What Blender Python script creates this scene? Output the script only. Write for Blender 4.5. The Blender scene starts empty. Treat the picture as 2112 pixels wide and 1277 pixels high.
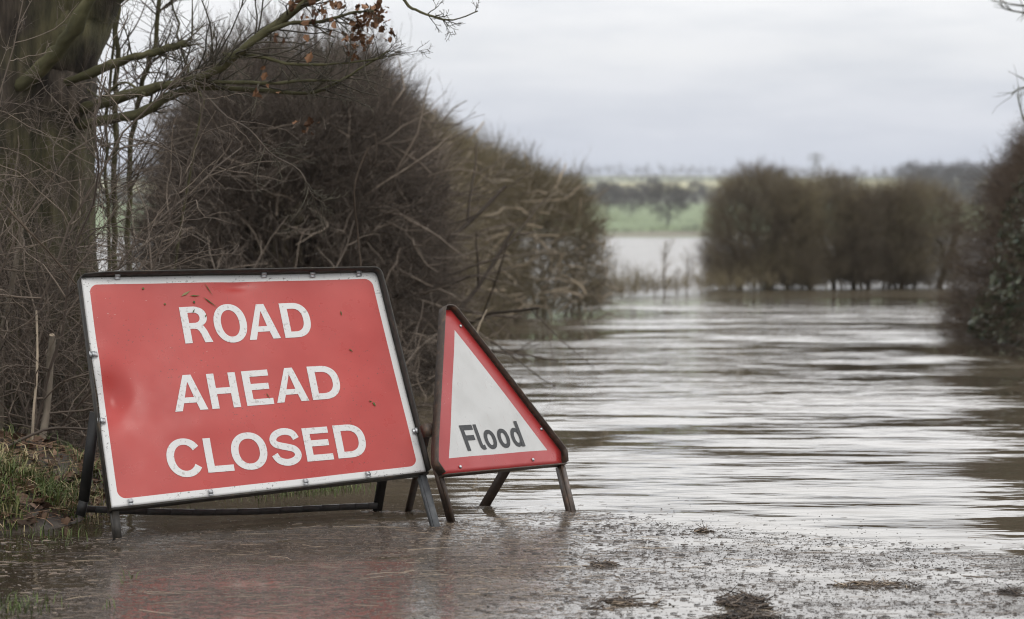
import bpy, bmesh, math
import numpy as np
from mathutils import Vector, Matrix

# ------------------------------------------------------------------ camera, sky, sun, exposure
SC = bpy.context.scene
CAM_H, FPX, W0, H0, HOR = 0.955, 4600.0, 2112.0, 1277.0, 478.0
PITCH = math.atan((H0 / 2 - HOR) / FPX)
cam = bpy.data.cameras.new("camera")
cam.sensor_width = 36.0
cam.lens = 36.0 * FPX / W0
cam.clip_start, cam.clip_end = 0.1, 9000
cam.dof.use_dof = True
cam.dof.focus_distance = 7.1
cam.dof.aperture_fstop = 4.2
co = bpy.data.objects.new("camera", cam)
co.location = (0, 0, CAM_H)
co.rotation_euler = (math.pi / 2 - PITCH, 0, 0)
SC.collection.objects.link(co)
SC.camera = co

SUN_EL, SUN_AZ = math.radians(55), math.radians(150)      # azimuth clockwise from +Y: high behind right shoulder
world = bpy.data.worlds.new("World")
SC.world = world
world.use_nodes = True
wt = world.node_tree
wt.nodes.clear()


def N(t, kind, **kw):
    n = t.nodes.new(kind)
    for k, v in kw.items():
        if k.startswith("i_"):
            key = k[2:]
            key = int(key) if key.isdigit() else key.replace("_", " ")
            n.inputs[key].default_value = v
        else:
            setattr(n, k, v)
    return n


def ramp(t, stops, interp="LINEAR"):
    n = t.nodes.new("ShaderNodeValToRGB")
    cr = n.color_ramp
    cr.interpolation = interp
    while len(cr.elements) < len(stops):
        cr.elements.new(0.5)
    for e, (p, c) in zip(cr.elements, stops):
        e.position = p
        e.color = (c[0], c[1], c[2], 1) if not isinstance(c, (int, float)) else (c, c, c, 1)
    return n


L = lambda t, a, b: t.links.new(a, b)
tc = N(wt, "ShaderNodeTexCoord")
sx = N(wt, "ShaderNodeSeparateXYZ")
L(wt, tc.outputs["Generated"], sx.inputs[0])
grad = ramp(wt, [(0.0, (0.57, 0.615, 0.725)), (0.026, (0.58, 0.625, 0.735)), (0.048, (0.73, 0.752, 0.82)), (0.08, (0.83, 0.84, 0.865)),
                 (0.108, (0.93, 0.935, 0.95)), (0.165, (1.85, 1.85, 1.86)), (0.45, (1.95, 1.95, 1.96)), (1.0, (1.40, 1.41, 1.42))])
L(wt, sx.outputs["Z"], grad.inputs[0])
mp = N(wt, "ShaderNodeMapping")
mp.inputs["Scale"].default_value = (4, 4, 20)
L(wt, tc.outputs["Generated"], mp.inputs[0])
cn = N(wt, "ShaderNodeTexNoise", i_Scale=1.3, i_Detail=6.0, i_Roughness=0.55)
L(wt, mp.outputs[0], cn.inputs["Vector"])
cr = ramp(wt, [(0.32, (0.82, 0.84, 0.87)), (0.52, (1.0, 1.0, 1.0)), (0.72, (1.09, 1.08, 1.06))])
L(wt, cn.outputs["Fac"], cr.inputs[0])
mul = N(wt, "ShaderNodeMix", data_type="RGBA", blend_type="MULTIPLY")
mul.inputs[0].default_value = 1.0
L(wt, grad.outputs[0], mul.inputs[6])
L(wt, cr.outputs[0], mul.inputs[7])
sky = N(wt, "ShaderNodeTexSky", sky_type="NISHITA", sun_disc=False, sun_elevation=SUN_EL, sun_rotation=SUN_AZ)
sky.dust_density = 4.0
add = N(wt, "ShaderNodeMix", data_type="RGBA", blend_type="ADD")
add.inputs[0].default_value = 0.006
# cloud is thinner, brighter ahead than behind the camera
fb = ramp(wt, [(0.0, 0.50), (0.45, 0.62), (0.85, 1.0), (1.0, 1.0)])
mrf = N(wt, "ShaderNodeMapRange", i_1=-1.0, i_2=1.0)
L(wt, sx.outputs["Y"], mrf.inputs[0])
L(wt, mrf.outputs[0], fb.inputs[0])
mu2 = N(wt, "ShaderNodeMix", data_type="RGBA", blend_type="MULTIPLY")
mu2.inputs[0].default_value = 1.0
L(wt, mul.outputs[2], mu2.inputs[6])
L(wt, fb.outputs[0], mu2.inputs[7])
L(wt, mu2.outputs[2], add.inputs[6])
L(wt, sky.outputs[0], add.inputs[7])
bg = N(wt, "ShaderNodeBackground", i_Strength=1.0)
L(wt, add.outputs[2], bg.inputs[0])
wo = N(wt, "ShaderNodeOutputWorld")
L(wt, bg.outputs[0], wo.inputs[0])

sl = bpy.data.lights.new("sun", "SUN")
sl.energy, sl.angle, sl.color = 0.8, math.radians(30), (1.0, 0.96, 0.9)
so = bpy.data.objects.new("sun", sl)
sd = Vector((math.sin(SUN_AZ) * math.cos(SUN_EL), math.cos(SUN_AZ) * math.cos(SUN_EL), math.sin(SUN_EL)))
so.rotation_euler = sd.to_track_quat("Z", "Y").to_euler()
SC.collection.objects.link(so)
SC.view_settings.view_transform = "Standard"
SC.view_settings.look = "None"
SC.view_settings.exposure = 0.08
SC.view_settings.gamma = 1.0
SC.cycles.max_bounces = 6
SC.cycles.volume_bounces = 0
SC.cycles.use_denoising = True
SC.cycles.denoising_prefilter = "ACCURATE"
SC.cycles.filter_width = 1.1
SC.cycles.use_adaptive_sampling = True
SC.cycles.adaptive_threshold = 0.006

# ------------------------------------------------------------------ helpers
rng = np.random.default_rng(7)
CP, SP = math.cos(PITCH), math.sin(PITCH)


def ray(px, py):
    a, b = (px - W0 / 2) / FPX, -(py - H0 / 2) / FPX
    return np.array([a, CP + b * SP, -SP + b * CP])


def at(px, py, Y):
    d = ray(px, py)
    return np.array([0, 0, CAM_H]) + d * (Y / d[1])


def gnd(px, py, z=0.0):
    d = ray(px, py)
    return np.array([0, 0, CAM_H]) + d * ((z - CAM_H) / d[2])


def unit(v):
    return v / (np.linalg.norm(v, axis=-1, keepdims=True) + 1e-12)


def sstep(a, b, x):
    t = np.clip((x - a) / (b - a), 0, 1)
    return t * t * (3 - 2 * t)


_perm = np.random.default_rng(3).random((64, 64))


def vnoise(x, y):
    xi, yi = np.floor(x).astype(int), np.floor(y).astype(int)
    fx, fy = x - xi, y - yi
    fx, fy = fx * fx * (3 - 2 * fx), fy * fy * (3 - 2 * fy)
    g = lambda i, j: _perm[i % 64, j % 64]
    return (g(xi, yi) * (1 - fx) + g(xi + 1, yi) * fx) * (1 - fy) + (g(xi, yi + 1) * (1 - fx) + g(xi + 1, yi + 1) * fx) * fy


def fbm(x, y, o=4):
    s, a, t = 0, 1.0, 0
    for k in range(o):
        s = s + a * vnoise(x * 2 ** k + 7.3 * k, y * 2 ** k + 3.1 * k)
        t += a
        a *= 0.5
    return s / t


def link(o, parent=None):
    SC.collection.objects.link(o)
    if parent is not None:
        o.parent = parent
    return o


def tag(o, label=None, cat=None, group=None, kind=None):
    if label: o["label"] = label
    if cat: o["category"] = cat
    if group: o["group"] = group
    if kind: o["kind"] = kind
    return o


def empty(name, loc, label, cat, group=None):
    o = bpy.data.objects.new(name, None)
    o.location = loc
    o.empty_display_size = 0.1
    link(o)
    return tag(o, label, cat, group)


class MB:
    """collects vertices (world space), faces and a tint per vertex; builds ONE mesh object"""

    def __init__(s):
        s.v, s.q, s.t, s.c, s.n = [], [], [], [], 0
        s.uv = []

    def add(s, v, quads=None, tris=None, tint=0.5):
        v = np.asarray(v, float).reshape(-1, 3)
        if quads is not None and len(quads): s.q.append(np.asarray(quads, int).reshape(-1, 4) + s.n)
        if tris is not None and len(tris): s.t.append(np.asarray(tris, int).reshape(-1, 3) + s.n)
        s.v.append(v)
        s.c.append(np.broadcast_to(np.asarray(tint, float), (len(v),)))
        s.n += len(v)

    def box(s, c, ax, ay, az, tint=0.5):
        c = np.asarray(c, float)
        v = [c + i * np.asarray(ax) + j * np.asarray(ay) + k * np.asarray(az) for i in (-1, 1) for j in (-1, 1) for k in (-1, 1)]
        s.add(v, [(0, 1, 3, 2), (4, 6, 7, 5), (0, 4, 5, 1), (2, 3, 7, 6), (0, 2, 6, 4), (1, 5, 7, 3)], tint=tint)

    def bar(s, a, b, side, w, t, tint=0.5):
        """rectangular bar from a to b; w along side, t along the third axis"""
        a, b = np.asarray(a, float), np.asarray(b, float)
        d = b - a
        sd_ = np.asarray(side, float)
        sd_ = unit(sd_ - d * (sd_ @ d) / (d @ d))
        th = unit(np.cross(d, sd_))
        s.box((a + b) / 2, d / 2, sd_ * w / 2, th * t / 2, tint)

    def build(s, name, mat, parent=None, smooth=False, extra=None):
        me = bpy.data.meshes.new(name)
        V = np.concatenate(s.v)
        C = np.concatenate(s.c)
        off = np.zeros(3)
        if parent is not None:
            p = parent
            while p is not None:
                off = off + np.array(p.location)
                p = p.parent
        V = V - off
        Q = np.concatenate(s.q) if s.q else np.zeros((0, 4), int)
        T = np.concatenate(s.t) if s.t else np.zeros((0, 3), int)
        me.vertices.add(len(V))
        me.vertices.foreach_set("co", V.astype(np.float32).ravel())
        me.loops.add(Q.size + T.size)
        me.loops.foreach_set("vertex_index", np.concatenate([Q.ravel(), T.ravel()]).astype(np.int32))
        me.polygons.add(len(Q) + len(T))
        ls = np.concatenate([np.arange(len(Q)) * 4, Q.size + np.arange(len(T)) * 3])
        me.polygons.foreach_set("loop_start", ls.astype(np.int32))
        at_ = me.attributes.new("tint", "FLOAT", "POINT")
        at_.data.foreach_set("value", C.astype(np.float32))
        if extra is not None:
            for nm, arr in extra.items():
                e = me.attributes.new(nm, "FLOAT_VECTOR", "POINT")
                e.data.foreach_set("vector", np.asarray(arr, np.float32).ravel())
        me.update(calc_edges=True)
        if smooth:
            me.polygons.foreach_set("use_smooth", np.ones(len(me.polygons), bool))
        me.materials.append(mat)
        o = bpy.data.objects.new(name, me)
        return link(o, parent)


def tubes(P, R, S=3, cap=False):
    """P (n,k,3), R (n,k) -> verts (n*k*S,3), quads"""
    n, k, _ = P.shape
    T = np.empty_like(P)
    T[:, 1:-1] = P[:, 2:] - P[:, :-2]
    T[:, 0] = P[:, 1] - P[:, 0]
    T[:, -1] = P[:, -1] - P[:, -2]
    T = unit(T)
    d = unit(P[:, -1] - P[:, 0])
    ref = np.where(np.abs(d[:, 2:3]) < 0.8, np.array([[0, 0, 1.0]]), np.array([[1.0, 0, 0]]))
    A = unit(np.cross(T, ref[:, None, :]))
    B = np.cross(T, A)
    ang = np.arange(S) * 2 * np.pi / S
    V = P[:, :, None, :] + R[:, :, None, None] * (A[:, :, None, :] * np.cos(ang)[None, None, :, None] + B[:, :, None, :] * np.sin(ang)[None, None, :, None])
    i = np.arange(n)[:, None, None] * k * S
    j = np.arange(k - 1)[None, :, None] * S
    m = np.arange(S)[None, None, :]
    m2 = (m + 1) % S
    Q = np.stack([i + j + m, i + j + m2, i + j + S + m2, i + j + S + m], -1).reshape(-1, 4)
    return V.reshape(-1, 3), Q


def add_tubes(mb, P, R, S=3, tint=0.5, tipgain=0.0):
    V, Q = tubes(P, R, S)
    n, k, _ = P.shape
    tt = np.broadcast_to(np.asarray(tint, float).reshape(-1, 1) if np.ndim(tint) else np.full((1, 1), tint), (n, k)) + tipgain * np.linspace(0, 1, k)[None]
    mb.add(V, Q, tint=np.repeat(tt.reshape(-1), S))


def smoothpath(pts, k):
    """Catmull-Rom resample of a control polyline to k points"""
    pts = np.asarray(pts, float)
    n = len(pts)
    t = np.linspace(0, n - 1, k)
    i = np.clip(np.floor(t).astype(int), 0, n - 2)
    f = (t - i)[:, None]
    g = lambda j: pts[np.clip(j, 0, n - 1)]
    p0, p1, p2, p3 = g(i - 1), g(i), g(i + 1), g(i + 2)
    return 0.5 * (2 * p1 + (p2 - p0) * f + (2 * p0 - 5 * p1 + 4 * p2 - p3) * f ** 2 + (3 * p1 - p0 - 3 * p2 + p3) * f ** 3)


def wander(base, d, length, K, wob, trop=0.0, r=rng):
    """n curved polylines from base (n,3) in direction d, length (n,)"""
    n = len(base)
    step = (length / (K - 1))[:, None]
    P = np.empty((n, K, 3))
    P[:, 0] = base
    dd = unit(d)
    for k in range(1, K):
        dd = unit(dd + r.normal(0, wob, (n, 3)) + np.array([0, 0, trop]))
        P[:, k] = P[:, k - 1] + dd * step
    return P


def sprout(P, R, m, lr, ang, rf, K, wob=0.15, trop=0.0, t0=0.2, r=rng, rmin=0.0008, flat=1.0):
    """m children per parent polyline; child length = lr * parent length"""
    n, k, _ = P.shape
    idx = np.repeat(np.arange(n), m)
    t = r.uniform(t0, 0.98, n * m) * (k - 1)
    i = np.clip(t.astype(int), 0, k - 2)
    f = (t - i)[:, None]
    base = P[idx, i] * (1 - f) + P[idx, i + 1] * f
    rad = R[idx, i] * (1 - f[:, 0]) + R[idx, i + 1] * f[:, 0]
    tan = unit(P[idx, i + 1] - P[idx, i])
    rnd = r.normal(0, 1, (n * m, 3)) * np.array([1, flat, 1])
    perp = unit(rnd - tan * (rnd * tan).sum(1, keepdims=True))
    a = r.uniform(ang[0], ang[1], (n * m, 1))
    d = tan * np.cos(a) + perp * np.sin(a)
    plen = np.linalg.norm(P[:, 1:] - P[:, :-1], axis=2).sum(1)[idx]
    ln = plen * r.uniform(lr[0], lr[1], n * m) * (1.15 - 0.6 * t / (k - 1))
    C = wander(base, d, ln, K, wob, trop, r)
    r0 = np.maximum(np.minimum(rad * rf, rad), rmin)
    RR = r0[:, None] * np.linspace(1, 0.45, K)[None]
    return C, RR


def taper(n, K, r0, r1):
    return np.asarray(r0).reshape(-1, 1) * np.linspace(1, r1, K)[None] * np.ones((n, 1))


def template(seed, rr=0.007, side=7, sub=2, wob=0.16, ang=(0.5, 1.1), trop=0.03):
    """a unit-length bare branchlet along +Z"""
    r = np.random.default_rng(seed)
    mb = MB()
    P = wander(np.zeros((1, 3)), np.array([[0, 0, 1.0]]), np.array([1.0]), 6, wob, 0, r)
    R = taper(1, 6, [rr], 0.5)
    add_tubes(mb, P, R, 3, 0.0, 0.3)
    C, RC = sprout(P, R, side, (0.35, 0.75), ang, 0.7, 4, wob, trop, 0.15, r)
    add_tubes(mb, C, RC, 3, 0.25, 0.4)
    if sub:
        D, RD = sprout(C, RC, sub, (0.35, 0.7), ang, 0.75, 3, wob, trop, 0.2, r)
        add_tubes(mb, D, RD, 3, 0.45, 0.55)
    return np.concatenate(mb.v), np.concatenate(mb.q), np.concatenate(mb.c)


def frames(d, r=rng):
    z = unit(d)
    a = unit(np.cross(z, r.normal(0, 1, z.shape)))
    return np.stack([a, np.cross(z, a), z], 2)          # columns


def scatter(mb, temps, pos, d, scale, tint, tipw=0.4, r=rng):
    """bake copies of the templates into one mesh"""
    n = len(pos)
    which = r.integers(0, len(temps), n)
    F = frames(d, r)
    for k, (V, Q, C) in enumerate(temps):
        s = np.where(which == k)[0]
        if not len(s): continue
        X = np.einsum("nij,vj->nvi", F[s], V) * scale[s][:, None, None] + pos[s][:, None, :]
        QQ = Q[None] + (np.arange(len(s)) * len(V))[:, None, None]
        tt = tint[s][:, None] * (1 - tipw) + C[None] * tipw
        mb.add(X.reshape(-1, 3), QQ.reshape(-1, 4), tint=tt.reshape(-1))


# ------------------------------------------------------------------ materials
def new_mat(name):
    m = bpy.data.materials.new(name)
    m.use_nodes = True
    t = m.node_tree
    b = t.nodes["Principled BSDF"]
    return m, t, b


def attr(t, name, out="Fac"):
    return N(t, "ShaderNodeAttribute", attribute_name=name).outputs[out]


def tint_mat(name, stops, rough=0.8, noise=None, bump=0.0, bscale=40, transl=0.0, spec=0.3):
    m, t, b = new_mat(name)
    r = ramp(t, stops)
    src = attr(t, "tint")
    if noise:
        n = N(t, "ShaderNodeTexNoise", i_Scale=noise[0], i_Detail=4.0)
        L(t, N(t, "ShaderNodeNewGeometry").outputs["Position"], n.inputs["Vector"])
        ma = N(t, "ShaderNodeMath", operation="MULTIPLY_ADD")
        ma.inputs[1].default_value = noise[1]
        L(t, n.outputs["Fac"], ma.inputs[0])
        sb = N(t, "ShaderNodeMath", operation="SUBTRACT")
        sb.inputs[1].default_value = noise[1] * 0.5
        L(t, ma.outputs[0], sb.inputs[0])
        L(t, src, ma.inputs[2])
        src = sb.outputs[0]
    L(t, src, r.inputs[0])
    L(t, r.outputs[0], b.inputs["Base Color"])
    b.inputs["Roughness"].default_value = rough
    b.inputs["Specular IOR Level"].default_value = spec
    if bump:
        n2 = N(t, "ShaderNodeTexNoise", i_Scale=bscale, i_Detail=5.0)
        L(t, N(t, "ShaderNodeNewGeometry").outputs["Position"], n2.inputs["Vector"])
        bp = N(t, "ShaderNodeBump", i_Strength=1.0, i_Distance=bump)
        L(t, n2.outputs["Fac"], bp.inputs["Height"])
        L(t, bp.outputs[0], b.inputs["Normal"])
    if transl:
        b.inputs["Transmission Weight"].default_value = 0
        b.inputs["Subsurface Weight"].default_value = 0
    return m


M = {}
M["twig_dark"] = tint_mat("dark_twig_bark", [(0, (0.035, 0.027, 0.021)), (0.5, (0.118, 0.094, 0.076)), (1, (0.29, 0.235, 0.185))], 0.75)
M["twig_olive"] = tint_mat("olive_twig_bark", [(0, (0.075, 0.062, 0.038)), (0.5, (0.20, 0.165, 0.10)), (0.8, (0.31, 0.26, 0.165)), (1, (0.46, 0.37, 0.26))], 0.75, noise=(0.9, 0.5))
M["twig_far"] = tint_mat("brown_twig_bark", [(0, (0.07, 0.056, 0.045)), (0.5, (0.20, 0.165, 0.118)), (0.8, (0.29, 0.25, 0.145)), (1, (0.38, 0.33, 0.22))], 0.8, noise=(0.9, 0.9))
M["twig_grey"] = tint_mat("grey_green_twig_bark", [(0, (0.035, 0.03, 0.024)), (0.5, (0.088, 0.078, 0.056)), (1, (0.19, 0.165, 0.125))], 0.8)
M["far_wood"] = tint_mat("far_wood_bark", [(0, (0.035, 0.03, 0.025)), (0.5, (0.075, 0.062, 0.05)), (1, (0.14, 0.115, 0.085))], 0.85)
M["twig_red"] = tint_mat("reddish_twig_bark", [(0, (0.04, 0.029, 0.021)), (0.5, (0.125, 0.090, 0.064)), (1, (0.26, 0.19, 0.13))], 0.75, noise=(0.8, 0.5))
M["limb"] = tint_mat("mossy_limb_bark", [(0, (0.03, 0.028, 0.018)), (0.5, (0.095, 0.09, 0.044)), (1, (0.19, 0.17, 0.095))], 0.85, noise=(9, 0.9), bump=0.004, bscale=60)
M["pale_wood"] = tint_mat("weathered_pale_wood", [(0, (0.12, 0.10, 0.075)), (0.5, (0.28, 0.24, 0.19)), (1, (0.55, 0.45, 0.33))], 0.8, noise=(25, 0.5), bump=0.002)
M["ivy"] = tint_mat("dark_ivy_leaf", [(0, (0.016, 0.03, 0.014)), (0.5, (0.048, 0.082, 0.036)), (1, (0.14, 0.165, 0.085))], 0.33, spec=0.5)
M["dead_leaf"] = tint_mat("dead_oak_leaf", [(0, (0.07, 0.036, 0.02)), (0.5, (0.17, 0.085, 0.043)), (1, (0.33, 0.18, 0.10))], 0.7)
M["litter"] = tint_mat("leaf_litter", [(0, (0.035, 0.022, 0.014)), (0.5, (0.11, 0.062, 0.038)), (1, (0.30, 0.19, 0.115))], 0.6)
M["grass"] = tint_mat("rough_grass", [(0, (0.045, 0.07, 0.02)), (0.55, (0.12, 0.165, 0.045)), (0.75, (0.21, 0.20, 0.08)), (1, (0.42, 0.34, 0.20))], 0.6)
M["straw"] = tint_mat("floating_straw", [(0, (0.018, 0.013, 0.010)), (0.35, (0.06, 0.043, 0.032)), (0.7, (0.17, 0.125, 0.09)), (1, (0.42, 0.33, 0.23))], 0.45, spec=0.5)
M["metal_galv"] = tint_mat("galvanised_clip", [(0, (0.45, 0.46, 0.47)), (1, (0.62, 0.63, 0.64))], 0.35)
M["metal_galv"].node_tree.nodes["Principled BSDF"].inputs["Metallic"].default_value = 0.9
M["pylon"] = tint_mat("pylon_steel", [(0, (0.25, 0.26, 0.27)), (1, (0.3, 0.3, 0.3))], 0.6)


def steel_mat(name, dark, mid, rust, rustamt):
    m, t, b = new_mat(name)
    pos = N(t, "ShaderNodeNewGeometry").outputs["Position"]
    n = N(t, "ShaderNodeTexNoise", i_Scale=38.0, i_Detail=7.0, i_Roughness=0.65)
    L(t, pos, n.inputs["Vector"])
    r = ramp(t, [(0.30, dark), (0.55, mid), (0.72, rust)])
    ad = N(t, "ShaderNodeMath", operation="ADD")
    ad.inputs[1].default_value = rustamt
    L(t, n.outputs["Fac"], ad.inputs[0])
    L(t, ad.outputs[0], r.inputs[0])
    L(t, r.outputs[0], b.inputs["Base Color"])
    b.inputs["Roughness"].default_value = 0.55
    bp = N(t, "ShaderNodeBump", i_Strength=0.6, i_Distance=0.0015)
    L(t, n.outputs["Fac"], bp.inputs["Height"])
    L(t, bp.outputs[0], b.inputs["Normal"])
    return m


M["steel_black"] = steel_mat("worn_black_steel", (0.018, 0.016, 0.014), (0.04, 0.034, 0.027), (0.11, 0.078, 0.045), -0.03)
M["steel_dark"] = steel_mat("matt_black_steel", (0.010, 0.010, 0.010), (0.020, 0.019, 0.018), (0.05, 0.04, 0.03), -0.06)
M["steel_mid"] = steel_mat("dull_grey_steel", (0.035, 0.035, 0.035), (0.06, 0.058, 0.055), (0.09, 0.08, 0.065), -0.05)
M["steel_rust"] = steel_mat("rusty_brown_steel", (0.028, 0.019, 0.015), (0.06, 0.04, 0.028), (0.13, 0.075, 0.045), 0.02)
M["steel_grey"] = steel_mat("scuffed_grey_steel", (0.06, 0.065, 0.07), (0.10, 0.105, 0.11), (0.14, 0.12, 0.10), -0.06)


def panel_mat(name, triangle):
    """sign face: white / red by position on the plate, dirt specks, scuffs and runs"""
    m, t, b = new_mat(name)
    uv = attr(t, "plate", "Vector")
    s = N(t, "ShaderNodeSeparateXYZ")
    L(t, uv, s.inputs[0])

    def mt(op, a, b_=None, c=None):
        n = N(t, "ShaderNodeMath", operation=op)
        for i, x in enumerate((a, b_, c)):
            if x is None: continue
            if isinstance(x, (int, float)): n.inputs[i].default_value = x
            else: L(t, x, n.inputs[i])
        return n.outputs[0]

    X, Y = s.outputs[0], s.outputs[1]
    ax = mt("ABSOLUTE", X)
    if triangle:
        d1 = mt("MULTIPLY", Y, -1.0)
        d2 = mt("ADD", mt("MULTIPLY", Y, 0.5), mt("MULTIPLY", ax, 0.8660254))
        white = mt("LESS_THAN", mt("MAXIMUM", d1, d2), 0.1542)
        wc, rc = (0.54, 0.54, 0.53), (0.40, 0.034, 0.034)
    else:
        rad = 0.028
        qx = mt("MAXIMUM", mt("SUBTRACT", ax, 0.5008 - rad), 0.0)
        qy = mt("MAXIMUM", mt("SUBTRACT", mt("ABSOLUTE", Y), 0.3508 - rad), 0.0)
        ds = mt("SQRT", mt("ADD", mt("MULTIPLY", qx, qx), mt("MULTIPLY", qy, qy)))
        white = mt("GREATER_THAN", ds, rad)
        wc, rc = (0.70, 0.70, 0.69), (0.47, 0.044, 0.037)
    col = N(t, "ShaderNodeMix", data_type="RGBA")
    L(t, white, col.inputs[0])
    nf = N(t, "ShaderNodeTexNoise", i_Scale=5.0, i_Detail=5.0)
    L(t, uv, nf.inputs["Vector"])
    rr = ramp(t, [(0.35, tuple(c * 0.90 for c in rc)), (0.7, (rc[0] * 1.05, rc[1] * 1.35, rc[2] * 1.35))])
    L(t, nf.outputs["Fac"], rr.inputs[0])
    L(t, rr.outputs[0], col.inputs[6])
    col.inputs[7].default_value = (*wc, 1)
    out = col.outputs[2]

    def layer(scale, vscale, lo, hi, colour, amt, white_only=False, detail=3.0, area=None):
        nonlocal out
        mp_ = N(t, "ShaderNodeMapping")
        mp_.inputs["Scale"].default_value = vscale
        L(t, uv, mp_.inputs[0])
        n = N(t, "ShaderNodeTexNoise", i_Scale=scale, i_Detail=detail)
        L(t, mp_.outputs[0], n.inputs["Vector"])
        r = ramp(t, [(lo, 0.0), (hi, amt)])
        L(t, n.outputs["Fac"], r.inputs[0])
        fac = r.outputs[0]
        if white_only:
            fac = mt("MULTIPLY", fac, white)
        if area is not None:
            na = N(t, "ShaderNodeTexNoise", i_Scale=area, i_Detail=2.0)
            L(t, uv, na.inputs["Vector"])
            ra = ramp(t, [(0.45, 0.0), (0.62, 1.0)])
            L(t, na.outputs["Fac"], ra.inputs[0])
            fac = mt("MULTIPLY", fac, ra.outputs[0])
        mx = N(t, "ShaderNodeMix", data_type="RGBA")
        L(t, fac, mx.inputs[0])
        L(t, out, mx.inputs[6])
        mx.inputs[7].default_value = (*colour, 1)
        out = mx.outputs[2]

    if not triangle: layer(120, (1, 1, 1), 0.66, 0.71, (0.05, 0.04, 0.03), 0.85, False, 2.0, 4.0)
    if not triangle: layer(75, (1, 1.6, 1), 0.60, 0.66, (0.09, 0.08, 0.07), 0.8, True, 3.0, 9.0)
    else: layer(9, (1, 1, 1), 0.45, 0.8, (0.36, 0.36, 0.34), 0.5, True, 5.0)
    layer(60, (4, 0.25, 1), 0.66, 0.74, (0.25, 0.05, 0.045), 0.35, False, 3.0)
    layer(150, (0.6, 1.2, 1), 0.72, 0.75, (0.62, 0.50, 0.46), 0.6, False, 2.0, 6.0)
    L(t, out, b.inputs["Base Color"])
    nr = N(t, "ShaderNodeTexNoise", i_Scale=14.0, i_Detail=6.0)
    L(t, uv, nr.inputs["Vector"])
    rr2 = ramp(t, [(0.3, 0.24), (0.7, 0.42)])
    L(t, nr.outputs["Fac"], rr2.inputs[0])
    L(t, rr2.outputs[0], b.inputs["Roughness"])
    bp = N(t, "ShaderNodeBump", i_Strength=0.5, i_Distance=0.0008)
    L(t, nf.outputs["Fac"], bp.inputs["Height"])
    L(t, bp.outputs[0], b.inputs["Normal"])
    return m


def letter_mat(name, base, dirt):
    m, t, b = new_mat(name)
    pos = N(t, "ShaderNodeNewGeometry").outputs["Position"]
    n = N(t, "ShaderNodeTexNoise", i_Scale=95.0, i_Detail=3.0)
    L(t, pos, n.inputs["Vector"])
    r = ramp(t, [(0.58, base), (0.68, dirt)])
    L(t, n.outputs["Fac"], r.inputs[0])
    L(t, r.outputs[0], b.inputs["Base Color"])
    b.inputs["Roughness"].default_value = 0.5
    return m


M["letter_white"] = letter_mat("white_lettering", (0.70, 0.70, 0.69), (0.50, 0.48, 0.46))
M["letter_black"] = letter_mat("black_lettering", (0.022, 0.023, 0.025), (0.05, 0.05, 0.05))


# ------------------------------------------------------------------ ground, fields, water
def ground_z(x, y):
    """height of the land: road bed below the flood, verge at left, fields rising beyond the far shore"""
    z = -0.06 - 0.35 * sstep(8, 24, y)
    e1 = -1.30 + 0.10 * (fbm(y * 1.3, x * 0 + 5.0) - 0.5) - 0.10 * sstep(7.6, 6.6, y)
    side = sstep(0.10, -0.55, x - e1)                      # 1 well inside the verge
    run = sstep(6.75, 7.3, y) * sstep(9.1, 7.7, y)
    verge = side * run * (0.16 + 0.07 * fbm(x * 3, y * 3) + 0.03 * fbm(x * 14, y * 14)) + 0.06 * side * sstep(7.6, 8.6, y) * sstep(12.6, 11.0, y) * (0.75 + 0.5 * fbm(x * 2, y * 2))
    near = 0.16 * sstep(-1.2, -1.75, x) * sstep(5.9, 5.3, y)
    back = 0.06 * sstep(0.1, -0.3, x + 0.75) * sstep(7.7, 8.1, y) * sstep(9.2, 8.5, y)
    z = z + verge + near + back
    ky = np.array([300, 355, 366, 400, 430, 650, 900, 1300, 1700, 2100, 2600])
    kz = np.array([-0.4, -0.25, 0.0, 0.45, 1.7, 8.0, 16.6, 30.0, 43.5, 40.0, 20.0])
    far = np.interp(y, ky, kz) * (1 + 0.10 * (fbm(x / 260.0, y / 300.0) - 0.5)) + 4 * (fbm(x / 140.0 + 9, y / 200.0) - 0.5) * sstep(450, 900, y)
    return np.where(y > 300, far, z)


def graded(dense0, dense1, step, lo, hi, growth=1.12):
    a = list(np.arange(dense0, dense1 + 1e-9, step))
    s, v = step, dense1
    while v < hi:
        s *= growth
        v = min(v + s, hi)
        a.append(v)
    s, v = step, dense0
    pre = []
    while v > lo:
        s *= growth
        v = max(v - s, lo)
        pre.append(v)
    return np.array(pre[::-1] + a)


def grid(xs, ys, fz):
    X, Y = np.meshgrid(xs, ys)
    Z = fz(X, Y)
    nx, ny = len(xs), len(ys)
    V = np.stack([X, Y, Z], -1).reshape(-1, 3)
    i = np.arange(ny - 1)[:, None] * nx + np.arange(nx - 1)[None]
    Q = np.stack([i, i + 1, i + nx + 1, i + nx], -1).reshape(-1, 4)
    return V, Q


# boundary between floating debris mat and clear water (world x -> y)
BX = np.array([-2.4, -1.24, -0.72, -0.17, 0.2, 0.55, 1.05, 1.5, 2.5])
BY = np.array([6.9, 7.02, 7.2, 7.46, 7.66, 7.32, 6.95, 6.56, 5.8])


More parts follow.
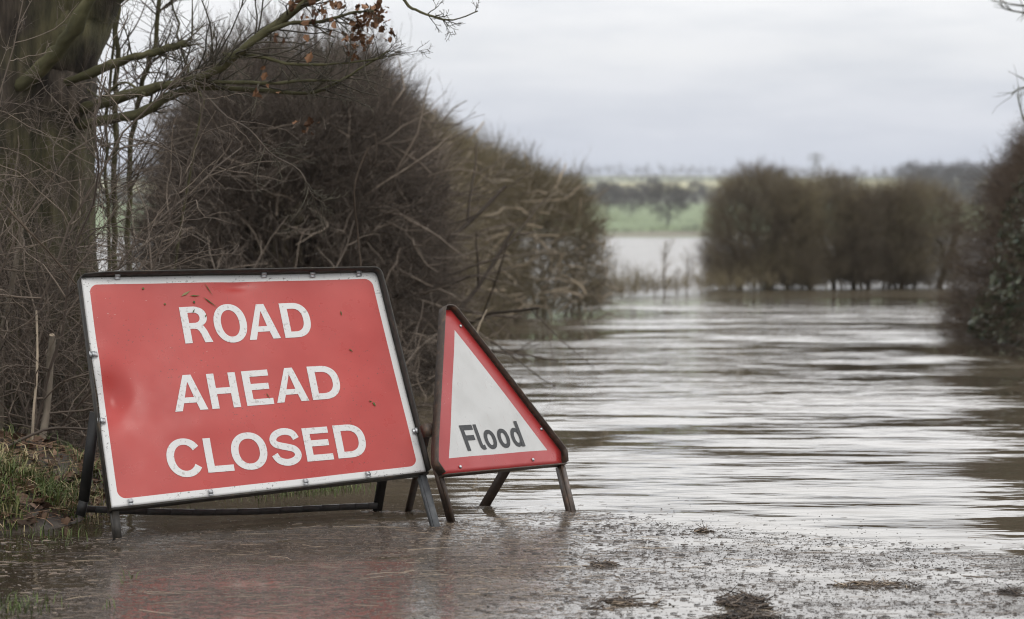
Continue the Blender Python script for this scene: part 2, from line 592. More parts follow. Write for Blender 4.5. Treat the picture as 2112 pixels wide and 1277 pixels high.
def mat_density(x, y):
    yb = np.interp(x, BX, BY) + 0.10 * (fbm(x * 4, y * 0.5) - 0.5)
    inside = sstep(0.03, -0.10, y - yb)
    leak = 0.05 * np.exp(-np.maximum(y - yb, 0) / 0.22)
    left = sstep(-1.42, -1.12, x + 0.12 * (fbm(x * 3, y * 5) - 0.5))
    lr = 0.80 - 0.36 * sstep(0.05, 0.7, x)
    cl = 0.55 + 0.9 * (fbm(x * 2.2, y * 5.5, 5) - 0.38)
    hole = sstep(0.30, 0.46, fbm(x * 3.1 + 11, y * 7 + 2, 4))
    open_patch = 1 - 0.85 * np.exp(-(((x - 0.42) / 0.22) ** 2 + ((y - 5.66) / 0.28) ** 2))
    return np.clip((inside * (0.16 + 0.84 * left) * lr * cl * (0.35 + 0.65 * hole) * open_patch) + leak, 0, 1)


m, t, b = new_mat("land")
r = ramp(t, [(0.25, (0.018, 0.013, 0.009)), (0.5, (0.042, 0.030, 0.020)), (0.75, (0.085, 0.062, 0.04))])
n = N(t, "ShaderNodeTexNoise", i_Scale=14.0, i_Detail=8.0)
pos = N(t, "ShaderNodeNewGeometry").outputs["Position"]
L(t, pos, n.inputs["Vector"])
L(t, n.outputs["Fac"], r.inputs[0])
sp_ = N(t, "ShaderNodeSeparateXYZ")
L(t, pos, sp_.inputs[0])
# field colours by distance north of the shore (patchwork of real crops)
mr = N(t, "ShaderNodeMapRange", i_1=366.0, i_2=1766.0)
nn = N(t, "ShaderNodeTexNoise", i_Scale=0.012, i_Detail=2.0)
L(t, pos, nn.inputs["Vector"])
wob = N(t, "ShaderNodeMath", operation="MULTIPLY_ADD")
wob.inputs[1].default_value = 90.0
L(t, nn.outputs["Fac"], wob.inputs[0])
L(t, sp_.outputs[1], wob.inputs[2])
L(t, wob.outputs[0], mr.inputs[0])
fr = ramp(t, [(0.0, (0.10, 0.14, 0.04)), (0.045, (0.12, 0.13, 0.05)), (0.05, (0.14, 0.112, 0.07)), (0.062, (0.14, 0.11, 0.07)), (0.068, (0.105, 0.155, 0.036)),
              (0.27, (0.11, 0.16, 0.04)), (0.28, (0.09, 0.10, 0.04)), (0.42, (0.10, 0.11, 0.04)), (0.43, (0.30, 0.29, 0.11)), (0.70, (0.33, 0.30, 0.13)), (0.72, (0.14, 0.16, 0.06)), (1, (0.12, 0.13, 0.06))])
L(t, mr.outputs[0], fr.inputs[0])
gt = N(t, "ShaderNodeMath", operation="GREATER_THAN")
gt.inputs[1].default_value = 330.0
L(t, sp_.outputs[1], gt.inputs[0])
mx = N(t, "ShaderNodeMix", data_type="RGBA")
L(t, gt.outputs[0], mx.inputs[0])
L(t, r.outputs[0], mx.inputs[6])
L(t, fr.outputs[0], mx.inputs[7])
L(t, mx.outputs[2], b.inputs["Base Color"])
b.inputs["Roughness"].default_value = 0.7
bp = N(t, "ShaderNodeBump", i_Strength=0.8, i_Distance=0.02)
L(t, n.outputs["Fac"], bp.inputs["Height"])
L(t, bp.outputs[0], b.inputs["Normal"])
M["land"] = m

V, Q = grid(graded(-3, 2, 0.05, -1900, 1900, 1.14), np.unique(np.concatenate([graded(4.5, 12.5, 0.06, -60, 330, 1.12), np.arange(330, 480, 6), np.arange(480, 2600, 22)])), ground_z)
g = MB()
g.add(V, Q)
tag(g.build("ground", M["land"], smooth=True), kind="structure")

# water: muddy flood, calm film of scum where the debris floats
m, t, b = new_mat("flood_water")
pos = N(t, "ShaderNodeNewGeometry").outputs["Position"]
film = attr(t, "tint")


def wnoise(scale, vec, detail, dist_):
    mp_ = N(t, "ShaderNodeMapping")
    mp_.inputs["Scale"].default_value = vec
    mp_.inputs["Rotation"].default_value = (0, 0, dist_)
    L(t, pos, mp_.inputs[0])
    n_ = N(t, "ShaderNodeTexNoise", i_Scale=scale, i_Detail=detail, i_Roughness=0.5)
    L(t, mp_.outputs[0], n_.inputs["Vector"])
    return n_.outputs["Fac"]


def mth(op, a, b_):
    n_ = N(t, "ShaderNodeMath", operation=op)
    for i, x in enumerate((a, b_)):
        if isinstance(x, (int, float)): n_.inputs[i].default_value = x
        else: L(t, x, n_.inputs[i])
    return n_.outputs[0]


w1 = mth("MULTIPLY", wnoise(1.0, (1.0, 1.65, 1), 2.0, 0.06), 0.068)
w2 = mth("MULTIPLY", wnoise(1.0, (2.0, 5.4, 1), 3.0, -0.05), 0.018)
w4 = mth("MULTIPLY", wnoise(1.0, (4.5, 12.0, 1), 2.0, 0.08), 0.0050)
w3 = mth("MULTIPLY", wnoise(1.0, (0.16, 0.40, 1), 1.0, 0.2), 0.10)
gust = N(t, "ShaderNodeMapRange", i_1=0.36, i_2=0.62, i_3=0.30, i_4=1.45)
L(t, wnoise(1.0, (0.22, 0.20, 1), 3.0, 0.0), gust.inputs[0])
spy = N(t, "ShaderNodeSeparateXYZ")
L(t, pos, spy.inputs[0])
calm = N(t, "ShaderNodeMapRange", i_1=6.8, i_2=15.0, i_3=0.22, i_4=1.7)
L(t, spy.outputs[1], calm.inputs[0])
shel = N(t, "ShaderNodeMapRange", i_1=19.0, i_2=35.0, i_3=1.0, i_4=0.75)
L(t, spy.outputs[1], shel.inputs[0])
farc = N(t, "ShaderNodeMapRange", i_1=34.0, i_2=50.0, i_3=1.0, i_4=0.06)
L(t, spy.outputs[1], farc.inputs[0])
big = mth("MULTIPLY", mth("MULTIPLY", mth("MULTIPLY", mth("ADD", mth("ADD", mth("ADD", w1, w2), w4), w3), gust.outputs[0]), mth("MULTIPLY", calm.outputs[0], shel.outputs[0])), farc.outputs[0])
fine = mth("MULTIPLY", mth("MULTIPLY", wnoise(1.0, (60, 110, 1), 4.0, 0.3), 0.0011), film)
hh = mth("ADD", big, fine)
bp = N(t, "ShaderNodeBump", i_Strength=1.0, i_Distance=1.0)
L(t, hh, bp.inputs["Height"])
L(t, bp.outputs[0], b.inputs["Normal"])
wr = ramp(t, [(0.0, (0.10, 0.081, 0.056)), (1.0, (0.07, 0.056, 0.044))])
L(t, film, wr.inputs[0])
# clear shallow water over dark silt beside the verge
spw = N(t, "ShaderNodeMapRange", i_1=-0.95, i_2=-1.35, i_3=0.0, i_4=1.0)
L(t, spy.outputs[0], spw.inputs[0])
spn = N(t, "ShaderNodeMapRange", i_1=10.0, i_2=8.5, i_3=0.0, i_4=0.85)
L(t, spy.outputs[1], spn.inputs[0])
wmx = N(t, "ShaderNodeMix", data_type="RGBA")
L(t, mth("MULTIPLY", spw.outputs[0], spn.outputs[0]), wmx.inputs[0])
L(t, wr.outputs[0], wmx.inputs[6])
wmx.inputs[7].default_value = (0.022, 0.017, 0.011, 1)
L(t, wmx.outputs[2], b.inputs["Base Color"])
rg = N(t, "ShaderNodeMapRange", i_1=0.0, i_2=1.0, i_3=0.02, i_4=0.055)
L(t, film, rg.inputs[0])
rfar = N(t, "ShaderNodeMapRange", i_1=30.0, i_2=37.0, i_3=0.0, i_4=0.22)
L(t, spy.outputs[1], rfar.inputs[0])
L(t, mth("ADD", rg.outputs[0], rfar.outputs[0]), b.inputs["Roughness"])
b.inputs["IOR"].default_value = 1.333
M["water"] = m
xs = graded(-2.6, 2.2, 0.03, -1500, 1500, 1.12)
ys = graded(4.6, 8.2, 0.03, -50, 372, 1.10)
V, Q = grid(xs, ys, lambda x, y: x * 0)
film_v = np.where((V[:, 1] > 4) & (V[:, 1] < 9), mat_density(V[:, 0], V[:, 1]), 0)
film_v = sstep(0.08, 0.45, film_v)
wmb = MB()
wmb.add(V, Q, tint=film_v)
tag(wmb.build("water", M["water"], smooth=True), kind="structure")


# ------------------------------------------------------------------ lettering
def sup(cx, cy, rx, ry, a0=0, a1=360, n=48, e=2.15):
    a = np.radians(np.linspace(a0, a1, n))
    c, s_ = np.cos(a), np.sin(a)
    return [(cx + rx * np.sign(i) * abs(i) ** (2 / e), cy + ry * np.sign(j) * abs(j) ** (2 / e)) for i, j in zip(c, s_)]


def stroke(pts, w):
    p = np.asarray(pts, float)
    d = np.gradient(p, axis=0)
    d /= np.linalg.norm(d, axis=1, keepdims=True)
    nn_ = np.stack([-d[:, 1], d[:, 0]], 1) * w / 2
    return [tuple(q) for q in np.concatenate([p + nn_, (p - nn_)[::-1]])]


def glyph(ch, x0, x1, y0, y1, tv, th):
    """outlines (outer first, then holes) of a heavy sans capital in the box; tv, th: stem and bar thickness"""
    w, h = x1 - x0, y1 - y0
    P = lambda lst: [(x0 + a * w, y0 + c * h) for a, c in lst]
    s, q = tv / w, th / h
    cx_, cy_ = (x0 + x1) / 2, (y0 + y1) / 2
    if ch == "O":
        return [sup(cx_, cy_, w / 2, h / 2), sup(cx_, cy_, w / 2 - tv, h / 2 - th)]
    if ch == "D":
        k = 0.42
        o = [(x0, y0), (x0, y1)] + sup(x0 + k * w, cy_, (1 - k) * w, h / 2, 90, -90, 30, 2.3)
        i = [(x0 + tv, y0 + th), (x0 + tv, y1 - th)] + sup(x0 + k * w, cy_, (1 - k) * w - tv, h / 2 - th, 90, -90, 30, 2.3)
        return [o, i]
    if ch == "R":
        bw = 0.93
        o = P([(0, 0), (0, 1)]) + sup(x0 + 0.45 * w, y0 + 0.715 * h, (bw - 0.45) * w, 0.285 * h, 90, -55, 20, 2.2)
        o += P([(0.80, 0.40), (0.86, 0.31), (0.905, 0.2), (1.0, 0.0), (1 - 0.285, 0), (0.63, 0.22), (0.58, 0.31), (0.52, 0.365), (0.44, 0.385), (s, 0.385), (s, 0)])
        i = P([(s, 0.385 + q * 0.98), (s, 1 - q)]) + sup(x0 + 0.45 * w, y0 + (0.385 + q * 0.98 + 1 - q) / 2 * h, (bw - 0.45) * w - tv, (1 - q - 0.385 - q * 0.98) / 2 * h, 90, -90, 20, 2.2)
        return [o, i]
    if ch == "A":
        o = P([(0, 0), (0.41, 1), (0.655, 1), (1, 0), (0.755, 0), (0.685, 0.215), (0.307, 0.215), (0.225, 0)])
        return [o, P([(0.357, 0.37), (0.635, 0.37), (0.522, 0.79), (0.508, 0.79)])]
    if ch == "H":
        a, c = 0.5 - q / 2, 0.5 + q / 2
        return [P([(0, 0), (0, 1), (s, 1), (s, c), (1 - s, c), (1 - s, 1), (1, 1), (1, 0), (1 - s, 0), (1 - s, a), (s, a), (s, 0)])]
    if ch == "E":
        a, c = 0.53 - q / 2, 0.53 + q / 2
        return [P([(0, 0), (0, 1), (0.97, 1), (0.97, 1 - q), (s, 1 - q), (s, c), (0.92, c), (0.92, a), (s, a), (s, q), (1, q), (1, 0)])]
    if ch == "F":
        a, c = 0.50 - q / 2, 0.50 + q / 2
        return [P([(0, 0), (0, 1), (1, 1), (1, 1 - q), (s, 1 - q), (s, c), (0.9, c), (0.9, a), (s, a), (s, 0)])]
    if ch == "L":
        return [P([(0, 0), (0, 1), (s, 1), (s, q), (1, q), (1, 0)])]
    if ch == "C":
        o = sup(x0 + 0.5 * w, cy_, w * 0.5, h / 2, 33, 327, 44, 2.1)
        i = sup(x0 + 0.5 * w, cy_, w * 0.5 - tv, h / 2 - th, 30, 330, 44, 2.1)
        return [o + i[::-1]]
    if ch == "S":
        c = P([(0.885, 0.70), (0.80, 0.84), (0.62, 0.908), (0.42, 0.905), (0.22, 0.83), (0.135, 0.70), (0.20, 0.59), (0.38, 0.53), (0.58, 0.485), (0.78, 0.42), (0.868, 0.29), (0.80, 0.165), (0.62, 0.095), (0.42, 0.092), (0.22, 0.165), (0.115, 0.315)])
        return [stroke(smoothpath(np.asarray(c), 60), (tv + th) / 2)]
    if ch == "l":
        c = P([(0.28, 1.0), (0.28, 0.6), (0.28, 0.28), (0.36, 0.13), (0.55, 0.085), (0.95, 0.10)])
        return [stroke(smoothpath(np.asarray(c), 30), tv)]
    raise KeyError(ch)


def outlines_mesh(polys):
    cu = bpy.data.curves.new("tmp", "CURVE")
    cu.dimensions = "2D"
    cu.fill_mode = "BOTH"
    for p in polys:
        s_ = cu.splines.new("POLY")
        s_.points.add(len(p) - 1)
        s_.points.foreach_set("co", np.array([(a, c, 0, 1) for a, c in p], np.float32).ravel())
        s_.use_cyclic_u = True
    ob = bpy.data.objects.new("tmp", cu)
    SC.collection.objects.link(ob)
    me = bpy.data.meshes.new_from_object(ob.evaluated_get(bpy.context.evaluated_depsgraph_get()))
    v = np.empty(len(me.vertices) * 3, np.float32)
    me.vertices.foreach_get("co", v)
    v = v.reshape(-1, 3).astype(float)
    me.calc_loop_triangles()
    tr = np.empty(len(me.loop_triangles) * 3, np.int32)
    me.loop_triangles.foreach_get("vertices", tr)
    tr = tr.reshape(-1, 3)
    SC.collection.objects.unlink(ob)
    bpy.data.objects.remove(ob)
    bpy.data.curves.remove(cu)
    bpy.data.meshes.remove(me)
    # one consistent winding
    a, b_, c = v[tr[:, 0]], v[tr[:, 1]], v[tr[:, 2]]
    neg = np.cross(b_ - a, c - a)[:, 2] < 0
    tr[neg] = tr[neg][:, ::-1]
    return v[:, :2], tr


def plane_basis(yaw, tilt, roll):
    r_ = np.array([math.cos(yaw), math.sin(yaw), 0])
    nb = np.array([-math.sin(yaw), math.cos(yaw), 0])
    u_ = np.array([0, 0, 1.0]) * math.cos(tilt) + nb * math.sin(tilt)
    R_ = r_ * math.cos(roll) + u_ * math.sin(roll)
    U_ = -r_ * math.sin(roll) + u_ * math.cos(roll)
    return R_, U_, np.cross(R_, U_)


def lbar(mb, a, b, side, w, th, inward):
    """angle-iron leg: two flats meeting at an edge; side = direction of the first flat, inward = direction of the second"""
    a, b = np.asarray(a, float), np.asarray(b, float)
    d = unit(b - a)
    s1 = unit(side - d * (side @ d))
    s2 = unit(inward - d * (inward @ d) - s1 * (inward @ s1))
    c = (a + b) / 2
    mb.box(c + s1 * w / 2, (b - a) / 2, s1 * w / 2, s2 * th / 2, 0.5)
    mb.box(c + s2 * (w / 2 + th / 2 + 0.0002), (b - a) / 2, s1 * th / 2, s2 * w / 2, 0.5)


def flange(mb, path, depth0, depth1, th, O, R, U, Nn, tint=0.5):
    """strip swept along a 2D path on the plate, standing from depth0 to depth1 along the normal"""
    p = np.asarray(path, float)
    k = len(p)
    d = np.gradient(p, axis=0)
    d /= np.linalg.norm(d, axis=1, keepdims=True)
    out = np.stack([-d[:, 1], d[:, 0]], 1)               # path runs clockwise: outward is to the left
    d0 = np.broadcast_to(depth0, k)
    d1 = np.broadcast_to(depth1, k)
    W_ = lambda q, z: O + q[:, :1] * R + q[:, 1:] * U + z[:, None] * Nn
    rings = np.stack([W_(p, d0), W_(p, d1), W_(p + out * th, d1), W_(p + out * th, d0)], 1)
    V_ = rings.reshape(-1, 3)
    i = np.arange(k - 1)[:, None] * 4
    j = np.arange(4)[None]
    j2 = (j + 1) % 4
    Q_ = np.stack([i + j, i + j2, i + 4 + j2, i + 4 + j], -1).reshape(-1, 4)
    e = (k - 1) * 4
    mb.add(V_, np.concatenate([Q_, [[3, 2, 1, 0], [e, e + 1, e + 2, e + 3]]]), tint=tint)


def corner(c, r_, a0, a1, n_=7):
    a = np.radians(np.linspace(a0, a1, n_))
    return [(c[0] + r_ * math.cos(x), c[1] + r_ * math.sin(x)) for x in a]


# ------------------------------------------------------------------ ROAD AHEAD CLOSED sign
O = np.array([-0.840, 7.226, CAM_H - 0.482])
R, U, Nn = plane_basis(0.457, 0.438, 0.035)
TL, TR, BR, BL = (-0.5118, 0.3867), (0.5132, 0.3615), (0.5366, -0.3601), (-0.5371, -0.3876)


def warp(a, c):
    """ideal plate coordinates (1.05 x 0.75) -> coordinates on the bent plate"""
    s_, t_ = a / 1.05 + 0.5, c / 0.75 + 0.5
    f = lambda k: (TL[k] * (1 - s_) + TR[k] * s_) * t_ + (BL[k] * (1 - s_) + BR[k] * s_) * (1 - t_)
    return f(0), f(1)


def dent(a, c):
    """shallow dents of the sheet (depth along the normal)"""
    d = -0.032 * np.exp(-(((a + 0.475) / 0.055) ** 2 + ((c + 0.02) / 0.07) ** 2))
    d += 0.0055 * np.exp(-(((a + 0.50) / 0.06) ** 2 + ((c - 0.09) / 0.05) ** 2))
    d -= 0.007 * np.exp(-(((a - 0.0) / 0.05) ** 2 + ((c - 0.335) / 0.018) ** 2))
    d += 0.003 * np.exp(-(((a + 0.2) / 0.13) ** 2 + ((c + 0.15) / 0.05) ** 2))
    d -= 0.0035 * np.exp(-(((a - 0.42) / 0.08) ** 2 + ((c - 0.04) / 0.07) ** 2))
    d += 0.004 * np.sin(a * 5.0 + 0.6) * np.cos(c * 6.0)
    d += 0.0012 * np.sin(a * 17 + c * 9) * np.cos(c * 15 - a * 4)
    return d


def W3(a, c, z):
    a, c, z = np.asarray(a), np.asarray(c), np.asarray(z)
    return O + a[..., None] * R + c[..., None] * U + z[..., None] * Nn


base = (O + W3(np.array(0.0), np.array(-0.5), np.array(0.0))) / 2
base = np.array([-0.84, 7.15, 0.0])
sign = empty("road_sign", base, "large red rectangular sign with white border reading ROAD AHEAD CLOSED", "road sign", "temporary flood warning signs")
na, nc = 141, 101
xs_, ys_ = np.linspace(-0.525, 0.525, na), np.linspace(-0.375, 0.375, nc)
AX, CX = np.meshgrid(xs_, ys_)
# rounded top right corner of the plate
rc_ = 0.016
ox, oy = np.maximum(AX - (0.525 - rc_), 0), np.maximum(CX - (0.375 - rc_), 0)
over = np.hypot(ox, oy)
sc_ = np.where(over > rc_, rc_ / np.maximum(over, 1e-9), 1.0)
AX2, CX2 = np.where(ox * oy > 0, 0.525 - rc_ + ox * sc_, AX), np.where(ox * oy > 0, 0.375 - rc_ + oy * sc_, CX)
wa, wc_ = warp(AX2, CX2)
# edge pulled in beside the dent
pull = 0.010 * np.exp(-((CX2 + 0.02) / 0.075) ** 2) * sstep(-0.44, -0.525, AX2)
wa = wa + pull
zz = dent(AX2, CX2)
front = W3(wa, wc_, zz).reshape(-1, 3)
back = W3(wa, wc_, zz - 0.0022).reshape(-1, 3)
i = np.arange(nc - 1)[:, None] * na + np.arange(na - 1)[None]
Qf = np.stack([i, i + 1, i + na + 1, i + na], -1).reshape(-1, 4)
nf_ = len(front)
ring = np.concatenate([np.arange(na), np.arange(1, nc) * na + na - 1, (nc - 1) * na + np.arange(na - 2, -1, -1), np.arange(nc - 2, 0, -1) * na])
r2_ = np.roll(ring, -1)
edge = np.stack([ring, ring + nf_, r2_ + nf_, r2_], 1)
pm = MB()
pm.add(np.concatenate([front, back]), np.concatenate([Qf, Qf[:, ::-1] + nf_, edge]))
pc = np.stack([AX2, CX2, AX2 * 0], -1).reshape(-1, 3)
M["plate_red"] = panel_mat("red_and_white_sign_face", False)
panel = pm.build("sign_panel", M["plate_red"], sign, smooth=False, extra={"plate": np.concatenate([pc, pc])})
panel.data.polygons.foreach_set("use_smooth", np.concatenate([np.ones(2 * len(Qf), bool), np.zeros(len(edge), bool)]))

WORDS = [("R", -0.2050, -0.1105, 0.1410, 0.2685), ("O", -0.0970, 0.0155, 0.1345, 0.2715), ("A", 0.0143, 0.1228, 0.1398, 0.2652), ("D", 0.1385, 0.2385, 0.1396, 0.2640),
         ("A", -0.2792, -0.1690, -0.0892, 0.0338), ("H", -0.1555, -0.0584, -0.0892, 0.0320), ("E", -0.0370, 0.0549, -0.0877, 0.0325), ("A", 0.0655, 0.1772, -0.0850, 0.0334), ("D", 0.1902, 0.2957, -0.0840, 0.0336),
         ("C", -0.3350, -0.2160, -0.3105, -0.1805), ("L", -0.2075, -0.1195, -0.3015, -0.1862), ("O", -0.1195, 0.0002, -0.3035, -0.1774), ("S", 0.0115, 0.1175, -0.2995, -0.1732), ("E", 0.1308, 0.2230, -0.2920, -0.1780), ("D", 0.2390, 0.3452, -0.2905, -0.1765)]


def unwarp(a, c):
    """inverse of warp by fixed-point iteration, for the dent depth under a letter"""
    x, y = np.array(a, float), np.array(c, float)
    for _ in range(6):
        fx_, fy_ = warp(x, y)
        x, y = x + (a - fx_), y + (c - fy_)
    return x, y


for ch, x0, x1, y0, y1 in WORDS:
    lm = MB()
    v2, tr = outlines_mesh(glyph(ch, x0, x1, y0, y1, 0.0248, 0.0212))
    # densify so that the lettering lies on the slightly wavy sheet
    bmx = bmesh.new()
    vs = [bmx.verts.new((p[0], p[1], 0)) for p in v2]
    for f_ in tr:
        try: bmx.faces.new([vs[k] for k in f_])
        except ValueError: pass
    for _ in range(3):
        long_e = [e for e in bmx.edges if e.calc_length() > 0.02]
        if long_e: bmesh.ops.subdivide_edges(bmx, edges=long_e, cuts=1)
        bmesh.ops.triangulate(bmx, faces=bmx.faces[:])
    bmx.verts.index_update()
    v2 = np.array([(p.co.x, p.co.y) for p in bmx.verts])
    tr = np.array([[p.index for p in f_.verts] for f_ in bmx.faces])
    bmx.free()
    ux, uy = unwarp(v2[:, 0], v2[:, 1])
    lm.add(W3(v2[:, 0], v2[:, 1], dent(ux, uy) + 0.0013), tris=tr)
    lm.build("letter", M["letter_white"], panel)

# flecks of grass and mud stuck to the plate
for (px, py, ln, an, wd, ti) in [(383, 606, 26, -0.5, 5, .8), (402, 611, 24, 0.05, 3, .3), (430, 598, 34, 1.15, 2, .25), (433, 624, 38, 0.75, 3, .15), (400, 624, 7, 1.2, 6, .1), (340, 628, 5, 0.3, 5, .3),
                                 (295, 596, 6, 0.3, 6, .45), (399, 642, 11, -1.0, 3, .15), (703, 647, 13, 1.5, 3, .2), (723, 724, 12, .8, 3, .15), (771, 835, 12, 1.1, 5, .3), (763, 829, 8, .3, 3, .15), (424, 652, 8, -1.1, 3, .15), (552, 818, 17, 1.2, 2, .2)]:
    d_ = ray(px, py)
    tt_ = ((O - np.array([0, 0, CAM_H])) @ Nn) / (d_ @ Nn)
    c_ = np.array([0, 0, CAM_H]) + d_ * tt_
    mpx = 640.0
    v_ = R * math.cos(an) - U * math.sin(an)
    s_ = R * math.sin(an) + U * math.cos(an)
    a_, c2_ = (c_ - O) @ R, (c_ - O) @ U
    ux, uy = unwarp(np.array([a_]), np.array([c2_]))
    zoff = float(dent(ux, uy)[0]) + 0.0035
    c_ = O + a_ * R + c2_ * U + zoff * Nn
    h_ = ln / mpx / 2
    fk = MB()
    fk.add([c_ - v_ * h_, c_ - v_ * h_ * .3 + s_ * wd / mpx * .5, c_ + v_ * h_, c_ - v_ * h_ * .1 - s_ * wd / mpx * .5, c_ + Nn * 0.002], tris=[(1, 0, 4), (2, 1, 4), (3, 2, 4), (0, 3, 4)], tint=ti)
    fk.build("mud_fleck", M["grass"], panel)

e_ = 0.0015
TLp, TRp, BRp, BLp = [np.array(warp(a, c)) for a, c in ((-0.525, 0.375), (0.525, 0.375), (0.525, -0.375), (-0.525, -0.375))]
up_l = unit(TLp - BLp)
left_out = np.array([-up_l[1], up_l[0]])
fr_ = MB()
g_ = 0.003
# path clockwise from bottom left: up the left side, over the top, down the right side
path = [tuple(BLp + (-g_, -0.01)), tuple(BLp * .5 + TLp * .5 + (-g_, 0)), tuple(TLp + (-g_, -0.03))]
path += corner(TLp + (0.012 - g_, -0.014 + g_), 0.013, 180, 95, 6)
path += [tuple(TLp + (0.05, g_ - .001)), tuple(TLp + (0.10, g_ - .0022))] + [tuple(TLp * (1 - k) + TRp * k + (0, g_)) for k in (0.25, 0.5, 0.75, 0.93)]
path += corner(TRp + (-0.024 + g_, -0.024 + g_), 0.024, 88, 14, 7)
path += [tuple(TRp * (1 - k) + BRp * k + (g_ + .001, 0)) for k in (0.1, 0.3, 0.5, 0.7, 0.9, 1.0)]
k_ = len(path)
dep = np.full(k_, 0.036)
dep[:2] = 0.007
dep[2:8] = np.linspace(0.007, 0.012, 6)
dep[8], dep[9], dep[10] = 0.022, 0.030, 0.036
dep[-6:] = np.linspace(0.036, 0.026, 6)
flange(fr_, path, -0.022, dep, 0.0045, O, R, U, Nn)
# bottom angle and back lip
flange(fr_, [tuple(BRp + (0.006, -g_)), tuple(BLp * .5 + BRp * .5 + (0, -g_)), tuple(BLp + (-0.004, -g_))], -0.024, 0.006, 0.0055, O, R, U, Nn)
fr_.build("frame", M["steel_black"], sign)

for (px, py, rot) in [(240, 570, 0), (543, 565, 0), (643, 565, 0), (738, 563, 0), (191, 733, 90), (209, 868, 90), (858, 890, -90), (433, 1018, 180), (630, 995, 180), (758, 980, 180), (268, 1037, 180)]:
    d_ = ray(px, py)
    c_ = np.array([0, 0, CAM_H]) + d_ * (((O - np.array([0, 0, CAM_H])) @ Nn) / (d_ @ Nn))
    a_, c2_ = (c_ - O) @ R, (c_ - O) @ U
    ra = math.radians(rot)
    ex, ey = R * math.cos(ra) + U * math.sin(ra), -R * math.sin(ra) + U * math.cos(ra)
    ux, uy = unwarp(np.array([a_]), np.array([c2_]))
    c_ = O + a_ * R + c2_ * U + (float(dent(ux, uy)[0]) + 0.003) * Nn
    cl = MB()
    small = 0.8 if rot == 180 else 1.0
    prof = [(-0.014, 0.0005), (-0.011, 0.004), (-0.006, 0.0045), (-0.004, 0.009), (0.002, 0.0095), (0.004, 0.005), (0.010, 0.0055), (0.013, 0.010)]
    hw = 0.0088 * small
    for (p0, z0), (p1, z1) in zip(prof[:-1], prof[1:]):
        A0 = c_ + ey * p0 * small + Nn * z0
        A1 = c_ + ey * p1 * small + Nn * z1
        cl.box((A0 + A1) / 2, (A1 - A0) / 2 * 1.02, ex * hw, unit(np.cross(A1 - A0, ex)) * 0.0008, rng.uniform(0, 1))
    cl.build("clip", M["metal_galv"], sign)

# legs
FL, FR_ = gnd(243, 1101, 0.03) + (0, 0, -0.012), gnd(904, 1089, 0.0) + (0, 0, -0.02)
flt = W3(np.array(BLp[0] + 0.003), np.array(BLp[1] - 0.009), np.array(-0.004))
frt = W3(np.array(BRp[0] - 0.022), np.array(BRp[1] - 0.009), np.array(-0.004))
lg = MB()
lbar(lg, flt, FL - R * 0.008, R, 0.020, 0.005, -Nn)
lg.build("front_leg", M["steel_black"], sign)
lg = MB()
lbar(lg, frt, FR_ - R * 0.008, R, 0.021, 0.005, -Nn)
lg.build("front_leg", M["steel_grey"], sign)
bl_foot, br_foot = gnd(163, 1052, 0.075) + (0, 0.02, -0.02), gnd(775, 1053, 0.0) + (0, 0, -0.03)
bl_top = W3(np.array(-0.527), np.array(-0.06), np.array(-0.035))
br_top = W3(np.array(0.512), np.array(-0.06), np.array(-0.035))
lg = MB()
kn = bl_foot * .86 + bl_top * .14 + np.array([0.004, 0, 0])
lg.bar(bl_top, kn, R + Nn * 0.9, 0.034, 0.006)
lg.bar(kn, bl_foot, R + Nn * 0.9, 0.030, 0.007)
lg.build("back_leg", M["steel_dark"], sign)
lg = MB()
lg.bar(br_top, br_foot, R, 0.034, 0.006)
lg.build("back_leg", M["steel_dark"], sign)
cb = MB()
ca, cbb = gnd(160, 1049, 0.075), gnd(778, 1043, 0.02)
cpts = [ca, ca * .72 + cbb * .28 + (0, 0, -0.014), ca * .45 + cbb * .55 + (0, 0, -0.016), ca * .18 + cbb * .82 + (0, 0, -0.006), cbb]
cpts = smoothpath(cpts, 16)
for p0, p1 in zip(cpts[:-1], cpts[1:]):
    cb.bar(p0 - (p1 - p0) * .02, p1, np.array([0, -0.25, 1.0]), 0.021, 0.006)
cb.build("crossbar", M["steel_mid"], sign)

# ------------------------------------------------------------------ Flood triangle
O2 = np.array([-0.09405, 7.56657, CAM_H - 0.6138])
R2, U2, N2 = plane_basis(0.915, 0.464, -0.029)


def W4(a, c, z):
    a, c, z = np.asarray(a, float), np.asarray(c, float), np.asarray(z, float)
    return O2 + a[..., None] * R2 + c[..., None] * U2 + z[..., None] * N2


tri_sign = empty("flood_sign", (-0.09, 7.5, 0), "triangular red and white warning sign reading Flood standing in the water", "road sign", "temporary flood warning signs")
poly = [(-0.022, 0.386), (0.024, 0.386), (0.343, -0.163), (0.322, -0.207), (-0.325, -0.207), (-0.345, -0.163)]
# fine fan mesh so that the plate can bow a little
ringp = []
for (p, q) in zip(poly, poly[1:] + poly[:1]):
    ringp += [tuple(np.array(p) * (1 - k) + np.array(q) * k) for k in np.linspace(0, 1, 13)[:-1]]
ringp = np.array(ringp)
lev = np.linspace(0, 1, 14)
pts = np.concatenate([ringp * s_ for s_ in lev[1:]] + [[[0, 0]]])
nr_ = len(ringp)
bow = lambda a, c: 0.004 * np.cos(a * 6) * np.cos(c * 5) + 0.0015 * np.sin(a * 19 + c * 8)
fa = W4(pts[:, 0], pts[:, 1], bow(pts[:, 0], pts[:, 1]))
ba = W4(pts[:, 0], pts[:, 1], bow(pts[:, 0], pts[:, 1]) - 0.002)
qs, ts = [], []
for l_ in range(len(lev) - 2):
    for k in range(nr_):
        k2 = (k + 1) % nr_
        qs.append((l_ * nr_ + k, l_ * nr_ + k2, (l_ + 1) * nr_ + k2, (l_ + 1) * nr_ + k))
